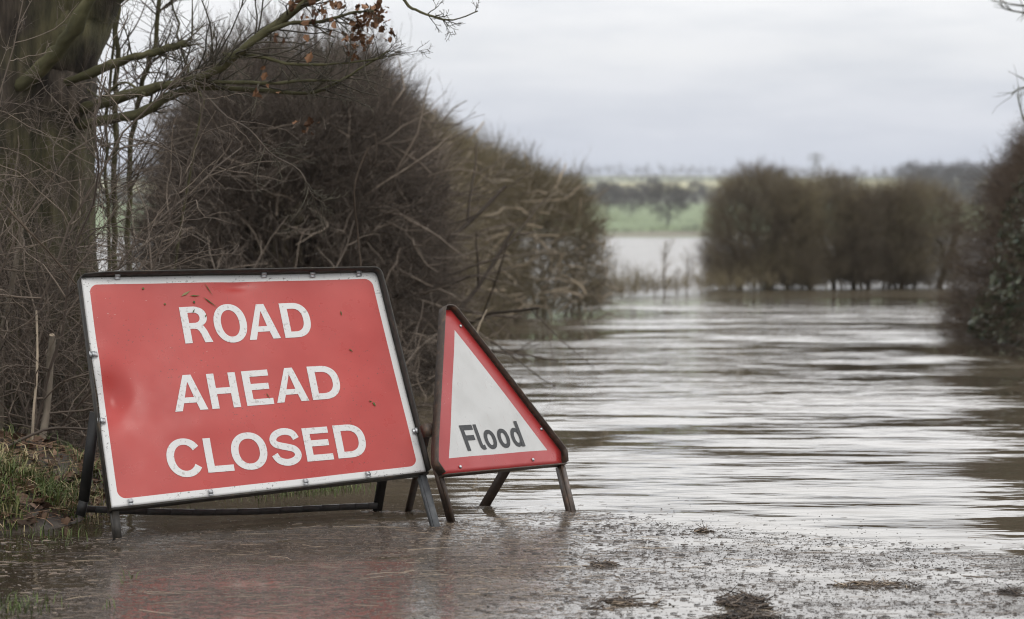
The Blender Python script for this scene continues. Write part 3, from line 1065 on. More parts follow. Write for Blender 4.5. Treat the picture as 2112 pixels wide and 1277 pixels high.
cidx = len(pts) - 1
for k in range(nr_):
    ts.append((cidx, (k + 1) % nr_, k))
qs, ts = np.array(qs), np.array(ts)
qs, ts = qs, ts
nv = len(pts)
lo_ = (len(lev) - 2) * nr_
ed = np.array([(lo_ + k, lo_ + (k + 1) % nr_, lo_ + (k + 1) % nr_ + nv, lo_ + k + nv) for k in range(nr_)])
tm = MB()
tm.add(np.concatenate([fa, ba]), np.concatenate([qs, qs[:, ::-1] + nv, ed]), np.concatenate([ts, ts[:, ::-1] + nv]))
pc = np.concatenate([pts, np.zeros((nv, 1))], 1)
M["plate_tri"] = panel_mat("red_bordered_white_triangle_face", True)
tpan = tm.build("sign_panel", M["plate_tri"], tri_sign, extra={"plate": np.concatenate([pc, pc])})


def put2(polys, z, more=None):
    fl = MB()
    for p_, z_ in ((polys, z), (more, z + .0006)):
        if p_ is None: continue
        v2, tr = outlines_mesh(p_)
        fl.add(W4(v2[:, 0], v2[:, 1], bow(v2[:, 0], v2[:, 1]) + z_), tris=tr)
    fl.build("letter", M["letter_black"], tpan)


put2(glyph("F", -0.1625, -0.0962, -0.1352, -0.0428, 0.0178, 0.0180), 0.0016)
put2(glyph("l", -0.0905, -0.0595, -0.1345, -0.0425, 0.0165, 0.016), 0.0016)
for x0, x1 in ((-0.0540, 0.0058), (0.0170, 0.0762)):
    put2([sup((x0 + x1) / 2, -0.1002, (x1 - x0) / 2, 0.0352), sup((x0 + x1) / 2, -0.1002, (x1 - x0) / 2 - 0.0172, 0.0352 - 0.0145)], 0.0016)
put2([sup(0.1160, -0.1002, 0.0275, 0.0350), sup(0.1180, -0.1002, 0.0125, 0.0205)], 0.0016, [[(0.1305, -0.135), (0.1300, -0.041), (0.1475, -0.041), (0.1480, -0.135)]])
fr2 = MB()
hx = 0.004
p6 = np.array([(-0.345 - hx, -0.168), (-0.022 - hx, 0.386), (0.024, 0.386 + hx), (0.343 + hx, -0.163), (0.322 + hx, -0.207)])
path2 = [(-0.327 - hx, -0.207), (-0.3475, -0.168), (-0.3475 + 0.005, -0.158)] + [tuple(np.array((-0.345 - hx, -0.163)) * (1 - k) + np.array((-0.022 - hx, 0.386)) * k) for k in (0.1, 0.3, 0.5, 0.7, 0.9, 0.98)]
path2 += [(-0.0215, 0.3895), (-0.012, 0.3925), (0.010, 0.3930), (0.022, 0.3905)] + [tuple(np.array((0.026 + hx, 0.386)) * (1 - k) + np.array((0.343 + hx, -0.163)) * k) for k in (0.02, 0.1, 0.3, 0.5, 0.7, 0.9, 0.99)]
path2 += [(0.346, -0.170), (0.326 + hx, -0.207)]
flange(fr2, path2, -0.012, 0.021, 0.004, O2, R2, U2, N2)
flange(fr2, [(0.333, -0.2105), (0.0, -0.2105), (-0.330, -0.2105)], -0.014, 0.013, 0.004, O2, R2, U2, N2)
fr2.build("frame", M["steel_rust"], tri_sign)
for a_, c_ in ((-0.2286, -0.188), (0.1618, -0.186), (0.2760, -0.075), (0.0400, 0.3230)):
    st_ = MB()
    n_ = 10
    an = np.arange(n_) * 2 * np.pi / n_
    rings = []
    for rr_, z_ in ((0.0062, 0.0015), (0.0058, 0.004), (0.0035, 0.0058), (0.0001, 0.0064)):
        rings.append(W4(a_ + rr_ * np.cos(an), c_ + rr_ * np.sin(an), np.full(n_, z_ + float(bow(a_, c_)))))
    V_ = np.concatenate(rings)
    Q_ = [(l_ * n_ + k, l_ * n_ + (k + 1) % n_, (l_ + 1) * n_ + (k + 1) % n_, (l_ + 1) * n_ + k) for l_ in range(3) for k in range(n_)]
    st_.add(V_, Q_)
    st_.build("rivet", M["metal_galv"], tri_sign, smooth=True)


def tleg(name, a, b, side, inward, w=0.032):
    mb = MB()
    lbar(mb, a, b, side, w, 0.005, inward)
    mb.build(name, M["steel_rust"], tri_sign)


tleg("front_leg", W4(-0.3445, -0.170, 0.004), gnd(936, 1077) + (0, 0, -0.025), R2, -N2, 0.016)
tleg("front_leg", W4(0.306, -0.211, 0.001), gnd(1183, 1058) + (0, 0, -0.025), R2, -N2, 0.021)
bk1, bk2 = W4(-0.285, -0.04, -0.03), W4(0.285, -0.04, -0.03)
mb = MB()
mb.bar(bk1, gnd(838, 1053) + (0, 0, -0.03), R2, 0.030, 0.006)
mb.box(bk1, R2 * 0.02, U2 * 0.02, N2 * 0.012)
mb.build("back_leg", M["steel_rust"], tri_sign)
mb = MB()
mb.bar(bk2, gnd(989, 1043) + (0, 0, -0.03), R2 * 0.6 + N2, 0.034, 0.006)
mb.build("back_leg", M["steel_rust"], tri_sign)

# ------------------------------------------------------------------ floating debris
def chips(mb, x, y, ln, wd, an, ti, z0=0.0005, tilt=0.0, r=rng):
    n = len(x)
    d = np.stack([np.cos(an), np.sin(an), np.zeros(n)], 1)
    s_ = np.stack([-np.sin(an), np.cos(an), np.zeros(n)], 1)
    c = np.stack([x, y, np.full(n, z0)], 1)
    up = np.array([0, 0, 1.0])
    dz = (r.uniform(0, 1, n) * tilt)[:, None] * ln[:, None] * up
    bend = (r.normal(0, 0.12, n) * ln)[:, None] * s_
    e0 = c - d * ln[:, None] / 2
    e1 = c + d * ln[:, None] / 2 + dz
    mid = (e0 + e1) / 2 + bend
    hw = (wd / 2)[:, None] * s_
    ht = (wd * 0.34)[:, None] * up
    V_ = np.stack([e0 - hw * .6, e0 + ht, e0 + hw * .6, mid - hw, mid + ht * 1.2, mid + hw, e1 - hw * .5, e1 + ht * .6, e1 + hw * .5], 1).reshape(-1, 3)
    q = np.array([(0, 3, 4, 1), (1, 4, 5, 2), (3, 6, 7, 4), (4, 7, 8, 5)])
    Q_ = (np.arange(n) * 9)[:, None, None] + q[None]
    mb.add(V_, Q_.reshape(-1, 4), tint=np.repeat(ti, 9))


r1 = np.random.default_rng(21)
deb = MB()
n = 300000
x, y = r1.uniform(-2.2, 1.9, n), r1.uniform(5.0, 8.6, n)
dn = mat_density(x, y)
vis = np.abs(x) < y * 0.245 + 0.1
k = vis & (r1.random(n) < dn * 0.62) & ~((x > -1.6) & (x < -1.2) & (y > 6.95))
x, y, dn = x[k], y[k], dn[k]
n = len(x)
kind = r1.random(n)
right = sstep(-0.1, 0.7, x)
speck = kind < 0.30 + 0.35 * right
ln = np.where(speck, r1.uniform(0.0015, 0.006, n), r1.gamma(2.0, 0.006, n) + 0.004)
wd = np.where(speck, r1.uniform(0.0014, 0.0042, n), r1.uniform(0.0008, 0.0024, n))
an = np.where(r1.random(n) < 0.65, r1.normal(0.05, 0.45, n), r1.uniform(0, np.pi, n))
ti = np.clip(r1.beta(1.0, 1.15, n) * (1 - 0.45 * right) - 0.45 * speck * right, 0.02, 1)
ti = ti * (0.72 + 0.28 * sstep(-0.6, 0.2, x))
chips(deb, x, y, ln, wd, an, ti, 0.0003, 0.035, r1)
# longer stems
n = 2200
x, y = r1.uniform(-1.5, 1.9, n), r1.uniform(5.0, 7.6, n)
k = r1.random(n) < mat_density(x, y) * 1.3
x, y = x[k], y[k]
n = len(x)
chips(deb, x, y, r1.uniform(0.03, 0.13, n), r1.uniform(0.0014, 0.0032, n), r1.normal(0.0, 0.35, n), r1.beta(1.5, 1.6, n), 0.0006, 0.02, r1)
# crumbs and leaf scraps standing a little proud
n = 6500
x, y = r1.uniform(-1.1, 1.9, n), r1.uniform(5.0, 7.7, n)
k = r1.random(n) < mat_density(x, y) * sstep(-0.4, 0.5, x) * (0.10 + 1.3 * sstep(0.48, 0.62, fbm(x * 3, y * 10)))
x, y = x[k], y[k]
n = len(x)
chips(deb, x, y, r1.uniform(0.008, 0.026, n), r1.uniform(0.004, 0.010, n), r1.normal(0, 0.5, n), r1.uniform(0.0, 0.35, n), 0.0008, 0.12, r1)
# straw on the dark water at bottom left
n = 340
x, y = r1.uniform(-1.75, -1.05, n), r1.uniform(5.2, 6.9, n)
chips(deb, x, y, r1.uniform(0.006, 0.04, n), r1.uniform(0.0015, 0.006, n), r1.normal(0.1, 1.0, n), r1.uniform(0.3, 0.8, n), 0.0005, 0.01, r1)
# scraps caught round the feet of the signs
for fx, fy in ((243, 1101), (904, 1089), (936, 1078), (1185, 1060), (989, 1045), (838, 1055), (775, 1055)):
    c_ = gnd(fx, fy)
    n = 34
    x, y = c_[0] + r1.normal(0, .028, n), c_[1] - .008 + r1.normal(0, .022, n)
    chips(deb, x, y, r1.uniform(.006, .035, n), r1.uniform(.001, .004, n), r1.uniform(0, 3.1, n), r1.beta(1.1, 1.6, n), .0006, .05, r1)
tag(deb.build("floating_debris", M["straw"]), "mat of straw and wood scraps floating on the flood edge", "debris", kind="stuff")


def heap(name, loc, rx, ry, rz, nt, lr, label, cat, group=None, seed=0, mat="straw", tlo=0.0, thi=0.6):
    r = np.random.default_rng(seed)
    mb = MB()
    cc_ = r.normal(0, 0.33, (9, 2))
    pick = r.integers(0, 9, nt)
    u_ = cc_[pick, 0] + r.normal(0, 0.20, nt)
    v_ = cc_[pick, 1] + r.normal(0, 0.14, nt)
    z_ = np.exp(-(u_ ** 2 + v_ ** 2) * 2) * rz * r.uniform(0.1, 1, nt)
    base_ = np.stack([loc[0] + u_ * rx, loc[1] + v_ * ry, z_ + 0.001], 1)
    d = np.stack([r.normal(0, 1, nt), r.normal(0, 0.7, nt), r.normal(0, 0.06, nt)], 1)
    ln_ = r.uniform(lr[0], lr[1], nt)
    P_ = wander(base_ - unit(d) * ln_[:, None] / 2, d, ln_, 4, 0.15, 0, r)
    P_[:, :, 2] = np.maximum(P_[:, :, 2], 0.0008)
    add_tubes(mb, P_, taper(nt, 4, r.uniform(0.0007, 0.0026, nt), 0.5), 4, r.uniform(tlo, thi, nt))
    o_ = mb.build(name, M[mat])
    return tag(o_, label, cat, group)


p = gnd(1535, 1247)
heap("debris_heap", p, 0.095, 0.15, 0.016, 300, (0.02, 0.09), "largest dark heap of sodden twigs at the bottom edge of the debris mat", "debris heap", "clumps washed up on the debris mat", 1, thi=.75)
p = gnd(1520, 1275)
heap("debris_heap", p, 0.13, 0.05, 0.010, 200, (0.02, 0.08), "flat strip of twigs just in front of the largest debris heap", "debris heap", "clumps washed up on the debris mat", 2, thi=.7)
for j, (px, py, a_, c_, nt, lab, lo_t, hi_t) in enumerate([
        (1245, 1165, .07, .07, 70, "ragged brown clump of leaves between the triangular sign and the largest heap", .1, .6),
        (1448, 1096, .03, .05, 36, "small reddish brown clump on the right outer margin of the debris mat", .15, .6),
        (1805, 1208, .13, .07, 110, "long yellowish weed streak right of the largest debris heap", .3, .85),
        (2080, 1222, .03, .04, 55, "small black clump of wet leaves at the right edge", 0, .25),
        (1285, 1245, .11, .08, 100, "broken brown clump left of the largest debris heap near the bottom edge", .1, .6)]):
    heap("debris_clump", gnd(px, py), a_, c_, 0.006, nt, (0.010, 0.06), lab, "debris clump", "clumps washed up on the debris mat", 10 + j, tlo=lo_t, thi=min(1, hi_t + .25))

# ------------------------------------------------------------------ verge: grass, litter
r2 = np.random.default_rng(5)


def blades(mb, x, y, h, wd, lean, ti, r=r2, z=None):
    n = len(x)
    z = ground_z(x, y) if z is None else z
    b0 = np.stack([x, y, z - 0.01], 1)
    a = r.uniform(0, 2 * np.pi, n)
    d = np.stack([np.cos(a), np.sin(a), np.zeros(n)], 1)
    s_ = np.stack([-np.sin(a), np.cos(a), np.zeros(n)], 1) * (wd / 2)[:, None]
    P0, P1 = b0, b0 + d * (lean * h * .25)[:, None] + np.array([0, 0, 1.0]) * (h * .55)[:, None]
    P2 = b0 + d * (lean * h)[:, None] + np.array([0, 0, 1.0]) * (h * (1 - .35 * lean))[:, None]
    V_ = np.stack([P0 - s_, P0 + s_, P1 - s_ * .8, P1 + s_ * .8, P2], 1).reshape(-1, 3)
    i5 = (np.arange(n) * 5)[:, None]
    mb.add(V_, i5 + np.array([[0, 1, 3, 2]]), i5 + np.array([[2, 3, 4]]), tint=np.repeat(ti, 5))


gm = MB()
n = 115000
x, y = r2.uniform(-2.6, -0.3, n), r2.uniform(5.2, 9.4, n)
z = ground_z(x, y)
dens = sstep(-0.03, 0.05, z) * sstep(8.35, 7.7, y) * (0.08 + 0.92 * sstep(0.38, 0.56, fbm(x * 3.5, y * 3.5)))
k = (r2.random(n) < dens)
x, y = x[k], y[k]
n = len(x)
fz = fbm(x * 2.5 + 4, y * 2.5)
ti = np.clip(0.30 + 0.9 * (fz - 0.45) + r2.normal(0, 0.16, n), 0, 0.72)
dry = r2.random(n) < 0.15 + 0.5 * sstep(.45, .65, fbm(x * 4 + 9, y * 4))
ti[dry] = r2.uniform(0.72, 1.0, dry.sum())
blades(gm, x, y, r2.uniform(0.035, 0.115, n), r2.uniform(0.002, 0.0055, n), np.where(dry, r2.uniform(.8, 1.8, n), r2.uniform(.2, 1.1, n)), ti)
# a few blades standing in the shallow water
for (px, py, m_) in ((270, 1195, 7), (258, 1205, 4), (215, 1255, 5), (640, 1015, 120), (700, 1010, 150), (585, 1022, 60), (12, 1258, 160), (120, 1110, 60)):
    c_ = gnd(px, py)
    x, y = c_[0] + r2.normal(0, .012 if m_ < 10 else .06, m_), c_[1] + r2.normal(0, .012 if m_ < 10 else .09, m_)
    blades(gm, x, y, r2.uniform(.025, .06, m_), r2.uniform(.002, .004, m_), r2.uniform(.2, .9, m_), np.clip(r2.normal(.35, .15, m_), 0, 1), z=np.zeros(m_))
tag(gm.build("grass", M["grass"]), "rough wet grass on the verge beside the road sign", "grass", kind="stuff")


def leaf_verts(r, n, c, d, s_, size, curl=0.3):
    """lobed dry leaves: 7-point outline folded along the midrib"""
    out = np.array([(0, 0), (.22, .16), (.30, .30), (.5, .24), (.68, .34), (.82, .18), (1, 0)])
    up = np.cross(d, s_)
    V_ = []
    for sx_ in (1, -1):
        for (a, w_) in out:
            V_.append(c + size[:, None] * (d * (a - .5) + s_ * (w_ * sx_) + up * (curl * abs(w_) * r.uniform(.3, 1, n)[:, None] + 0.15 * (a - .5) ** 2)))
    V_ = np.stack(V_, 1)
    F = [(0, 1, 2, 3), (0, 3, 4, 5), (7, 10, 9, 8), (7, 12, 11, 10)]
    T = [(0, 5, 6), (7, 13, 12)]
    return V_, np.array(F), np.array(T)


def add_leaves(mb, c, d, size, ti, r, curl=0.3):
    n = len(c)
    Fm = frames(d, r)
    V_, F, T = leaf_verts(r, n, c, Fm[:, :, 2], Fm[:, :, 0], size, curl)
    o_ = (np.arange(n) * 14)[:, None, None]
    mb.add(V_.reshape(-1, 3), (F[None] + o_).reshape(-1, 4), (T[None] + o_).reshape(-1, 3), tint=np.repeat(ti, 14))


lt = MB()
n = 16000
x, y = r2.uniform(-2.7, -1.0, n), r2.uniform(6.8, 10.6, n)
z = ground_z(x, y)
k = (z > 0.005) & (r2.random(n) < (0.25 + 0.75 * sstep(.45, .62, fbm(x * 3 + 2, y * 3))) * (0.22 + 0.78 * sstep(8.7, 8.1, y)))
x, y, z = x[k], y[k], z[k]
n = len(x)
a = r2.uniform(0, 6.28, n)
d = np.stack([np.cos(a), np.sin(a), r2.normal(0, .3, n)], 1)
add_leaves(lt, np.stack([x, y, z + r2.uniform(.003, .018, n)], 1), d, r2.uniform(.02, .055, n), r2.beta(1.5, 2.2, n), r2)
n = 4500
x, y = r2.uniform(-2.6, -1.05, n), r2.uniform(6.9, 10.4, n)
z = ground_z(x, y)
k = (z > 0.0) & ((y < 8.5) | (r2.random(n) < .35))
chips(lt, x[k], y[k], r2.uniform(.03, .16, k.sum()), r2.uniform(.002, .004, k.sum()), r2.uniform(0, 3.1, k.sum()), r2.uniform(.4, 1.0, k.sum()), 0.0, .2, r2)
lt.v[-1][:, 2] += np.repeat(z[k] + .006, 9)
tag(lt.build("leaf_litter", M["litter"]), "brown dead leaves and dry stalks lying on the verge", "leaf litter", kind="stuff")

# ------------------------------------------------------------------ shrubs and hedges
TW = [template(100 + k, 0.0065, 8, 2, 0.17) for k in range(10)]
TWC = [template(200 + k, 0.010, 6, 1, 0.26, (0.6, 1.4), 0.0) for k in range(8)]       # coarser, crooked
TWU = [template(300 + k, 0.0060, 8, 2, 0.11, (0.25, 0.7), 0.06) for k in range(8)]    # upright shoots


def hedge_points(r, n, path, hw, ht, zlow=0.0, shell=(0.35, 1.0), sq=0.62, batter=0.0, up=0.5, taper_end=None):
    """points and outward directions through a trimmed hedge along a path; hw, ht: half width and height per control point"""
    path = np.asarray(path, float)
    kk = smoothpath(np.concatenate([path, np.asarray(hw)[:, None], np.asarray(ht)[:, None]], 1), 60)
    seg = np.linalg.norm(np.diff(kk[:, :2], axis=0), axis=1)
    cum = np.concatenate([[0], np.cumsum(seg)])
    Ltot = cum[-1]
    te = taper_end if taper_end is not None else kk[0, 2]
    s_ = r.uniform(0, Ltot, n)
    f = np.interp(s_, cum, np.arange(60))
    i = np.clip(f.astype(int), 0, 58)
    g_ = (f - i)[:, None]
    q = kk[i] * (1 - g_) + kk[i + 1] * g_
    tan = unit(kk[i + 1, :2] - kk[i, :2])
    lat = np.stack([tan[:, 1], -tan[:, 0]], 1)               # to the right of travel
    endf = np.clip(np.minimum(s_, Ltot - s_) / te, 0, 1)
    endf = np.sqrt(1 - (1 - endf) ** 2) * 0.75 + 0.25
    top_ = r.random(n) < 0.27
    h_ = np.where(top_, 1.0, r.uniform(-0.03, 1.0, n))
    sgn = np.where(r.random(n) < 0.5, -1.0, 1.0)
    rho = r.uniform(shell[0], shell[1], n) ** 0.7
    lump = 0.86 + 0.28 * fbm(s_ * 1.1 + 3, h_ * 2.2 + sgn * 3 + 8)
    prof = np.sqrt(np.maximum(1 - np.abs(h_) ** 4, 0)) * (1 - batter * np.maximum(h_, 0))
    ta = r.uniform(-0.92, 0.92, n)
    a = np.where(top_, ta * (1 - batter), sgn * prof * rho) * q[:, 2] * endf * lump
    hfrac = np.where(top_, (1 - np.abs(ta) ** 3.2 * 0.5) * r.uniform(0.72, 1.0, n) * (0.92 + 0.16 * fbm(s_ * 1.5, ta * 2)), h_)
    zz_ = zlow + hfrac * (q[:, 3] - zlow) * (0.72 + 0.28 * endf)
    pos_ = np.stack([q[:, 0] + lat[:, 0] * a, q[:, 1] + lat[:, 1] * a, zz_], 1)
    c_, s2 = np.where(top_, ta * .5, sgn), np.where(top_, 1.0, np.maximum(h_, 0) ** 2 * .7)
    out = np.stack([lat[:, 0] * c_, lat[:, 1] * c_, s2], 1)
    es = np.where(s_ < Ltot / 2, -1.0, 1.0) * (1 - np.clip(np.minimum(s_, Ltot - s_) / te, 0, 1)) * 1.2
    out[:, :2] += tan * es[:, None]
    d_ = unit(out) + r.normal(0, 0.55, (n, 3)) + np.array([0, 0, up])
    return pos_, unit(d_), hfrac


def stems(mb, r, base_, d, ln, r0, K=6, wob=0.12, trop=0.05, S=5, ti=0.3, kids=3):
    P_ = wander(base_, d, ln, K, wob, trop, r)
    R_ = taper(len(base_), K, r0, 0.45)
    add_tubes(mb, P_, R_, S, ti)
    if kids:
        C_, RC_ = sprout(P_, R_, kids, (.35, .7), (.4, 1.0), .6, 5, .14, .03, .25, r)
        add_tubes(mb, C_, RC_, 4, ti, .2)
        D_, RD_ = sprout(C_, RC_, 3, (.35, .7), (.4, 1.0), .6, 4, .14, .03, .2, r)
        add_tubes(mb, D_, RD_, 3, ti + .1, .3)


# --- big dark thorn bush behind the signs
r3 = np.random.default_rng(31)
bush = empty("thorn_bush", (-1.5, 14.0, 0), "tall dark leafless thorn bush rising behind the rectangular road sign", "bush")
mb = MB()
nb_ = 70
bx, by = r3.uniform(-2.0, -0.75, nb_), r3.uniform(13.0, 15.2, nb_)
stems(mb, r3, np.stack([bx, by, np.full(nb_, -0.15)], 1), np.stack([r3.normal(0, .35, nb_), r3.normal(0, .3, nb_), np.ones(nb_)], 1), r3.uniform(1.1, 1.9, nb_), r3.uniform(.010, .028, nb_), 7, .13, .04, 5, .25)
mb.build("stems", M["twig_dark"], bush)
mb = MB()
n = 9000
pth, hw_, ht_ = [(-1.32, 12.75), (-1.36, 13.8), (-1.40, 15.6)], [0.72, 0.78, 0.80], [1.72, 1.84, 1.9]
p_, d_, hf = hedge_points(r3, n, pth, hw_, ht_, 0.0, (.45, 1.0), .62, 0.10, .35, taper_end=.7)
scatter(mb, TW + TWC, p_, d_, r3.uniform(.18, .46, n), np.clip(r3.normal(.38, .18, n), 0, 1), .45, r3)
n = 1500
p_, d_, hf = hedge_points(r3, n, pth, hw_, ht_, 0.0, (.8, 1.0), .62, 0.10, 1.0, taper_end=.7)
k = hf > .7
scatter(mb, TWU, p_[k], d_[k] * .5 + np.array([0, 0, .8]), r3.uniform(.2, .62, k.sum()), r3.uniform(.2, .7, k.sum()), .4, r3)
mb.build("twigs", M["twig_dark"], bush)
mb = MB()
n = 1300
p_, d_, hf = hedge_points(r3, n, pth, hw_, ht_, 0.0, (.9, 1.05), .62, 0.10, .1, taper_end=.7)
P_ = wander(p_, d_ * .3 + r3.normal(0, .7, (n, 3)), r3.uniform(.25, .8, n), 8, .22, 0, r3)
R_ = taper(n, 8, r3.uniform(.003, .0095, n), .3)
add_tubes(mb, P_, R_, 4, r3.uniform(.45, 1.0, n))
C_, RC_ = sprout(P_, R_, 5, (.2, .5), (.4, 1.2), .6, 6, .2, 0, .1, r3, .0014)
add_tubes(mb, C_, RC_, 3, r3.uniform(.4, 1.0, len(C_)))
mb.build("outer_branches", M["twig_dark"], bush)

# --- flailed olive-brown hedge curving along the lane
r4 = np.random.default_rng(41)
hedge = empty("hedge", (-0.9, 20, 0), "long olive brown flailed hedge running along the left of the flooded lane", "hedge")
hp = [(-1.45, 14.6), (-1.32, 18.2), (-1.02, 22.6), (-0.30, 25.3), (0.56, 27.1)]
hw_, ht_ = [.68, .72, .75, .78, .72], [1.85, 1.90, 1.88, 1.68, 1.46]
mb = MB()
nb_ = 110
kk = smoothpath(np.asarray(hp), 200)[r4.integers(0, 185, nb_)]
stems(mb, r4, np.concatenate([kk + r4.normal(0, .28, (nb_, 2)), np.full((nb_, 1), -.4)], 1), np.stack([r4.normal(0, .14, nb_), r4.normal(0, .14, nb_), np.ones(nb_)], 1), r4.uniform(.9, 1.5, nb_), r4.uniform(.012, .03, nb_), 6, .13, .03, 5, .3, 0)
mb.build("stems", M["twig_olive"], hedge)
mb = MB()
n = 20000
p_, d_, hf = hedge_points(r4, n, hp, hw_, ht_, 0.02, (.45, 1.0), .6, 0.08, .35, taper_end=.36)
scatter(mb, TW + TWC, p_, d_, r4.uniform(.16, .42, n), np.clip(r4.normal(.36, .2, n), 0, 1), .4, r4)
n = 1600
p_, d_, hf = hedge_points(r4, n, hp, hw_, ht_, 0.0, (.85, 1.0), .6, 0.08, 1.0, taper_end=.36)
k = hf > .72
scatter(mb, TWU, p_[k], d_[k] * .4 + np.array([0, 0, .8]), r4.uniform(.16, .52, k.sum()), r4.uniform(.15, .6, k.sum()), .4, r4)
mb.build("twigs", M["twig_olive"], hedge)
# split, pale flailed ends
mb = MB()
n = 4800
p_, d_, hf = hedge_points(r4, n, hp, hw_, ht_, 0.05, (.93, 1.0), .6, 0.08, .1, taper_end=.36)
P_ = wander(p_, d_ * .5 + r4.normal(0, .6, (n, 3)), r4.uniform(.08, .46, n), 5, .25, 0, r4)
add_tubes(mb, P_, taper(n, 5, r4.uniform(.004, .015, n), .6), 4, r4.beta(1.1, 1.1, n))
mb.build("cut_branches", M["pale_wood"], hedge)
mb = MB()
n = 2600
p_, d_, hf = hedge_points(r4, n, hp[:3], hw_[:3], ht_[:3], 0.3, (.75, 1.0), .6, 0.08, 0, taper_end=.36)
k = fbm(p_[:, 1] * 1.2, p_[:, 2] * 2.2 + 1) > .53
add_leaves(mb, p_[k], d_[k], r4.uniform(.03, .055, k.sum()), r4.random(k.sum()), r4)
mb.build("ivy_leaves", M["ivy"], hedge)

# --- right hedge with ivy
r5 = np.random.default_rng(51)
rh = empty("hedge", (5.4, 19, 0), "ivy covered reddish brown hedge at the right edge of the lane", "hedge")
rp = [(5.50, 16.3), (5.38, 17.8), (5.40, 19.6), (5.55, 21.3)]
hw_, ht_ = [1.40, 1.46, 1.48, 1.46], [1.98, 2.05, 2.05, 2.0]
mb = MB()
n = 16000
p_, d_, hf = hedge_points(r5, n, rp, hw_, ht_, 0.0, (.6, 1.0), .62, 0.36, .3, taper_end=.7)
scatter(mb, TW + TWC, p_, d_, r5.uniform(.14, .34, n), np.clip(r5.normal(.42, .2, n), 0, 1), .4, r5)
mb.build("twigs", M["twig_red"], rh)
mb = MB()
nb_ = 60
kk = smoothpath(np.asarray(rp), 200)[r5.integers(0, 200, nb_)]
stems(mb, r5, np.concatenate([kk + r5.normal(0, .4, (nb_, 2)), np.full((nb_, 1), -.4)], 1), np.stack([r5.normal(0, .3, nb_), r5.normal(0, .3, nb_), np.ones(nb_)], 1), r5.uniform(.9, 1.4, nb_), r5.uniform(.012, .03, nb_), 6, .13, .03, 5, .3, 0)
mb.build("stems", M["twig_red"], rh)
mb = MB()
n = 30000
p_, d_, hf = hedge_points(r5, n, rp[:3], hw_[:3], ht_[:3], 0.12, (.86, 1.04), .62, 0.36, 0, taper_end=.7)
k = (fbm(p_[:, 0] * 1.6 + p_[:, 1] * .9, p_[:, 2] * 1.8 + 1) > .40) & (p_[:, 1] < 20.0)
add_leaves(mb, p_[k], d_[k] + np.array([0, 0, -.6]), r5.uniform(.035, .07, k.sum()), r5.random(k.sum()), r5, .15)
mb.build("ivy_leaves", M["ivy"], rh)

# --- far hedge shrubs standing in the water
GF = "shrubs of the flooded hedge across the lane"


def far_shrub(px, Y, hw, top, low, nt, label, seed, trunks, endl=False, endr=False):
    r = np.random.default_rng(seed)
    c = gnd(px, 478 + CAM_H * FPX / Y)
    root = empty("hedge_shrub", (c[0], c[1], 0), label, "shrub", GF)
    mb = MB()
    for (dx, rad, lean) in trunks:
        b0 = np.array([[c[0] + dx, c[1] + r.normal(0, .15), -.4]])
        stems(mb, r, b0, np.array([[lean, r.normal(0, .1), 1.0]]), np.array([top * .85]), np.array([rad]), 7, .07, .03, 7, .2, 7)
    nb2 = 16
    stems(mb, r, np.stack([c[0] + r.uniform(-hw * .9, hw * .9, nb2), c[1] + r.normal(0, .3, nb2), np.full(nb2, -.3)], 1), np.stack([r.normal(0, .25, nb2), r.normal(0, .2, nb2), np.ones(nb2)], 1), r.uniform(.7, 1.3, nb2), r.uniform(.008, .022, nb2), 6, .12, .03, 4, .25, 2)
    mb.build("trunk", M["twig_far"], root)
    mb = MB()
    ux_, uy_ = r.uniform(-1, 1, nt), r.uniform(-1, 1, nt)
    wx_ = c[0] + ux_ * hw
    topz = top * (1 - .15 * np.abs(ux_) ** 2.5) * (.90 + .13 * fbm(wx_ * 1.9 + 3, wx_ * 0 + 1, 3))
    lowz = low + .28 * (fbm(wx_ * 3.1, wx_ * 0 + 5, 3) - .5)
    fz_ = np.clip(r.uniform(-.05, 1, nt), 0.0, 1)
    endw = (1 - .30 * fz_ ** 2) if (endl and endr) else np.where((ux_ < 0) & endl, 1 - .26 * fz_ ** 2.5 + .10 * (fz_ > .15), np.where((ux_ > 0) & endr, 1 - .3 * np.abs(fz_ - .45) ** 1.5, 1.0))
    P_ = np.stack([c[0] + ux_ * hw * endw, c[1] + uy_ * .7 * np.sqrt(1 - .5 * np.clip(fz_, 0, 1) ** 3), lowz + (topz - .22 - lowz) * fz_], 1)
    keep_ = fbm(P_[:, 0] * 3.5 + 2, P_[:, 2] * 4.0 + seed, 3) + .25 * np.abs(uy_) + .3 * (P_[:, 2] < .5) > .36
    P_, ux_, uy_ = P_[keep_], ux_[keep_], uy_[keep_]
    nt = len(P_)
    d = np.stack([ux_ * .5, uy_ * .5, np.full(nt, .75)], 1) + r.normal(0, .4, (nt, 3))
    nl = nt // 7
    k_ = r.integers(0, nt, nl)
    P_[k_, 2] = r.uniform(.0, .45, nl) * (1.0 if low < .3 else .25)
    scatter(mb, TW + TWU, P_, d, r.uniform(.18, .40, nt), np.clip(r.normal(.45, .2, nt), 0, 1), .35, r)
    mb.build("twigs", M["twig_far"], root)
    return root


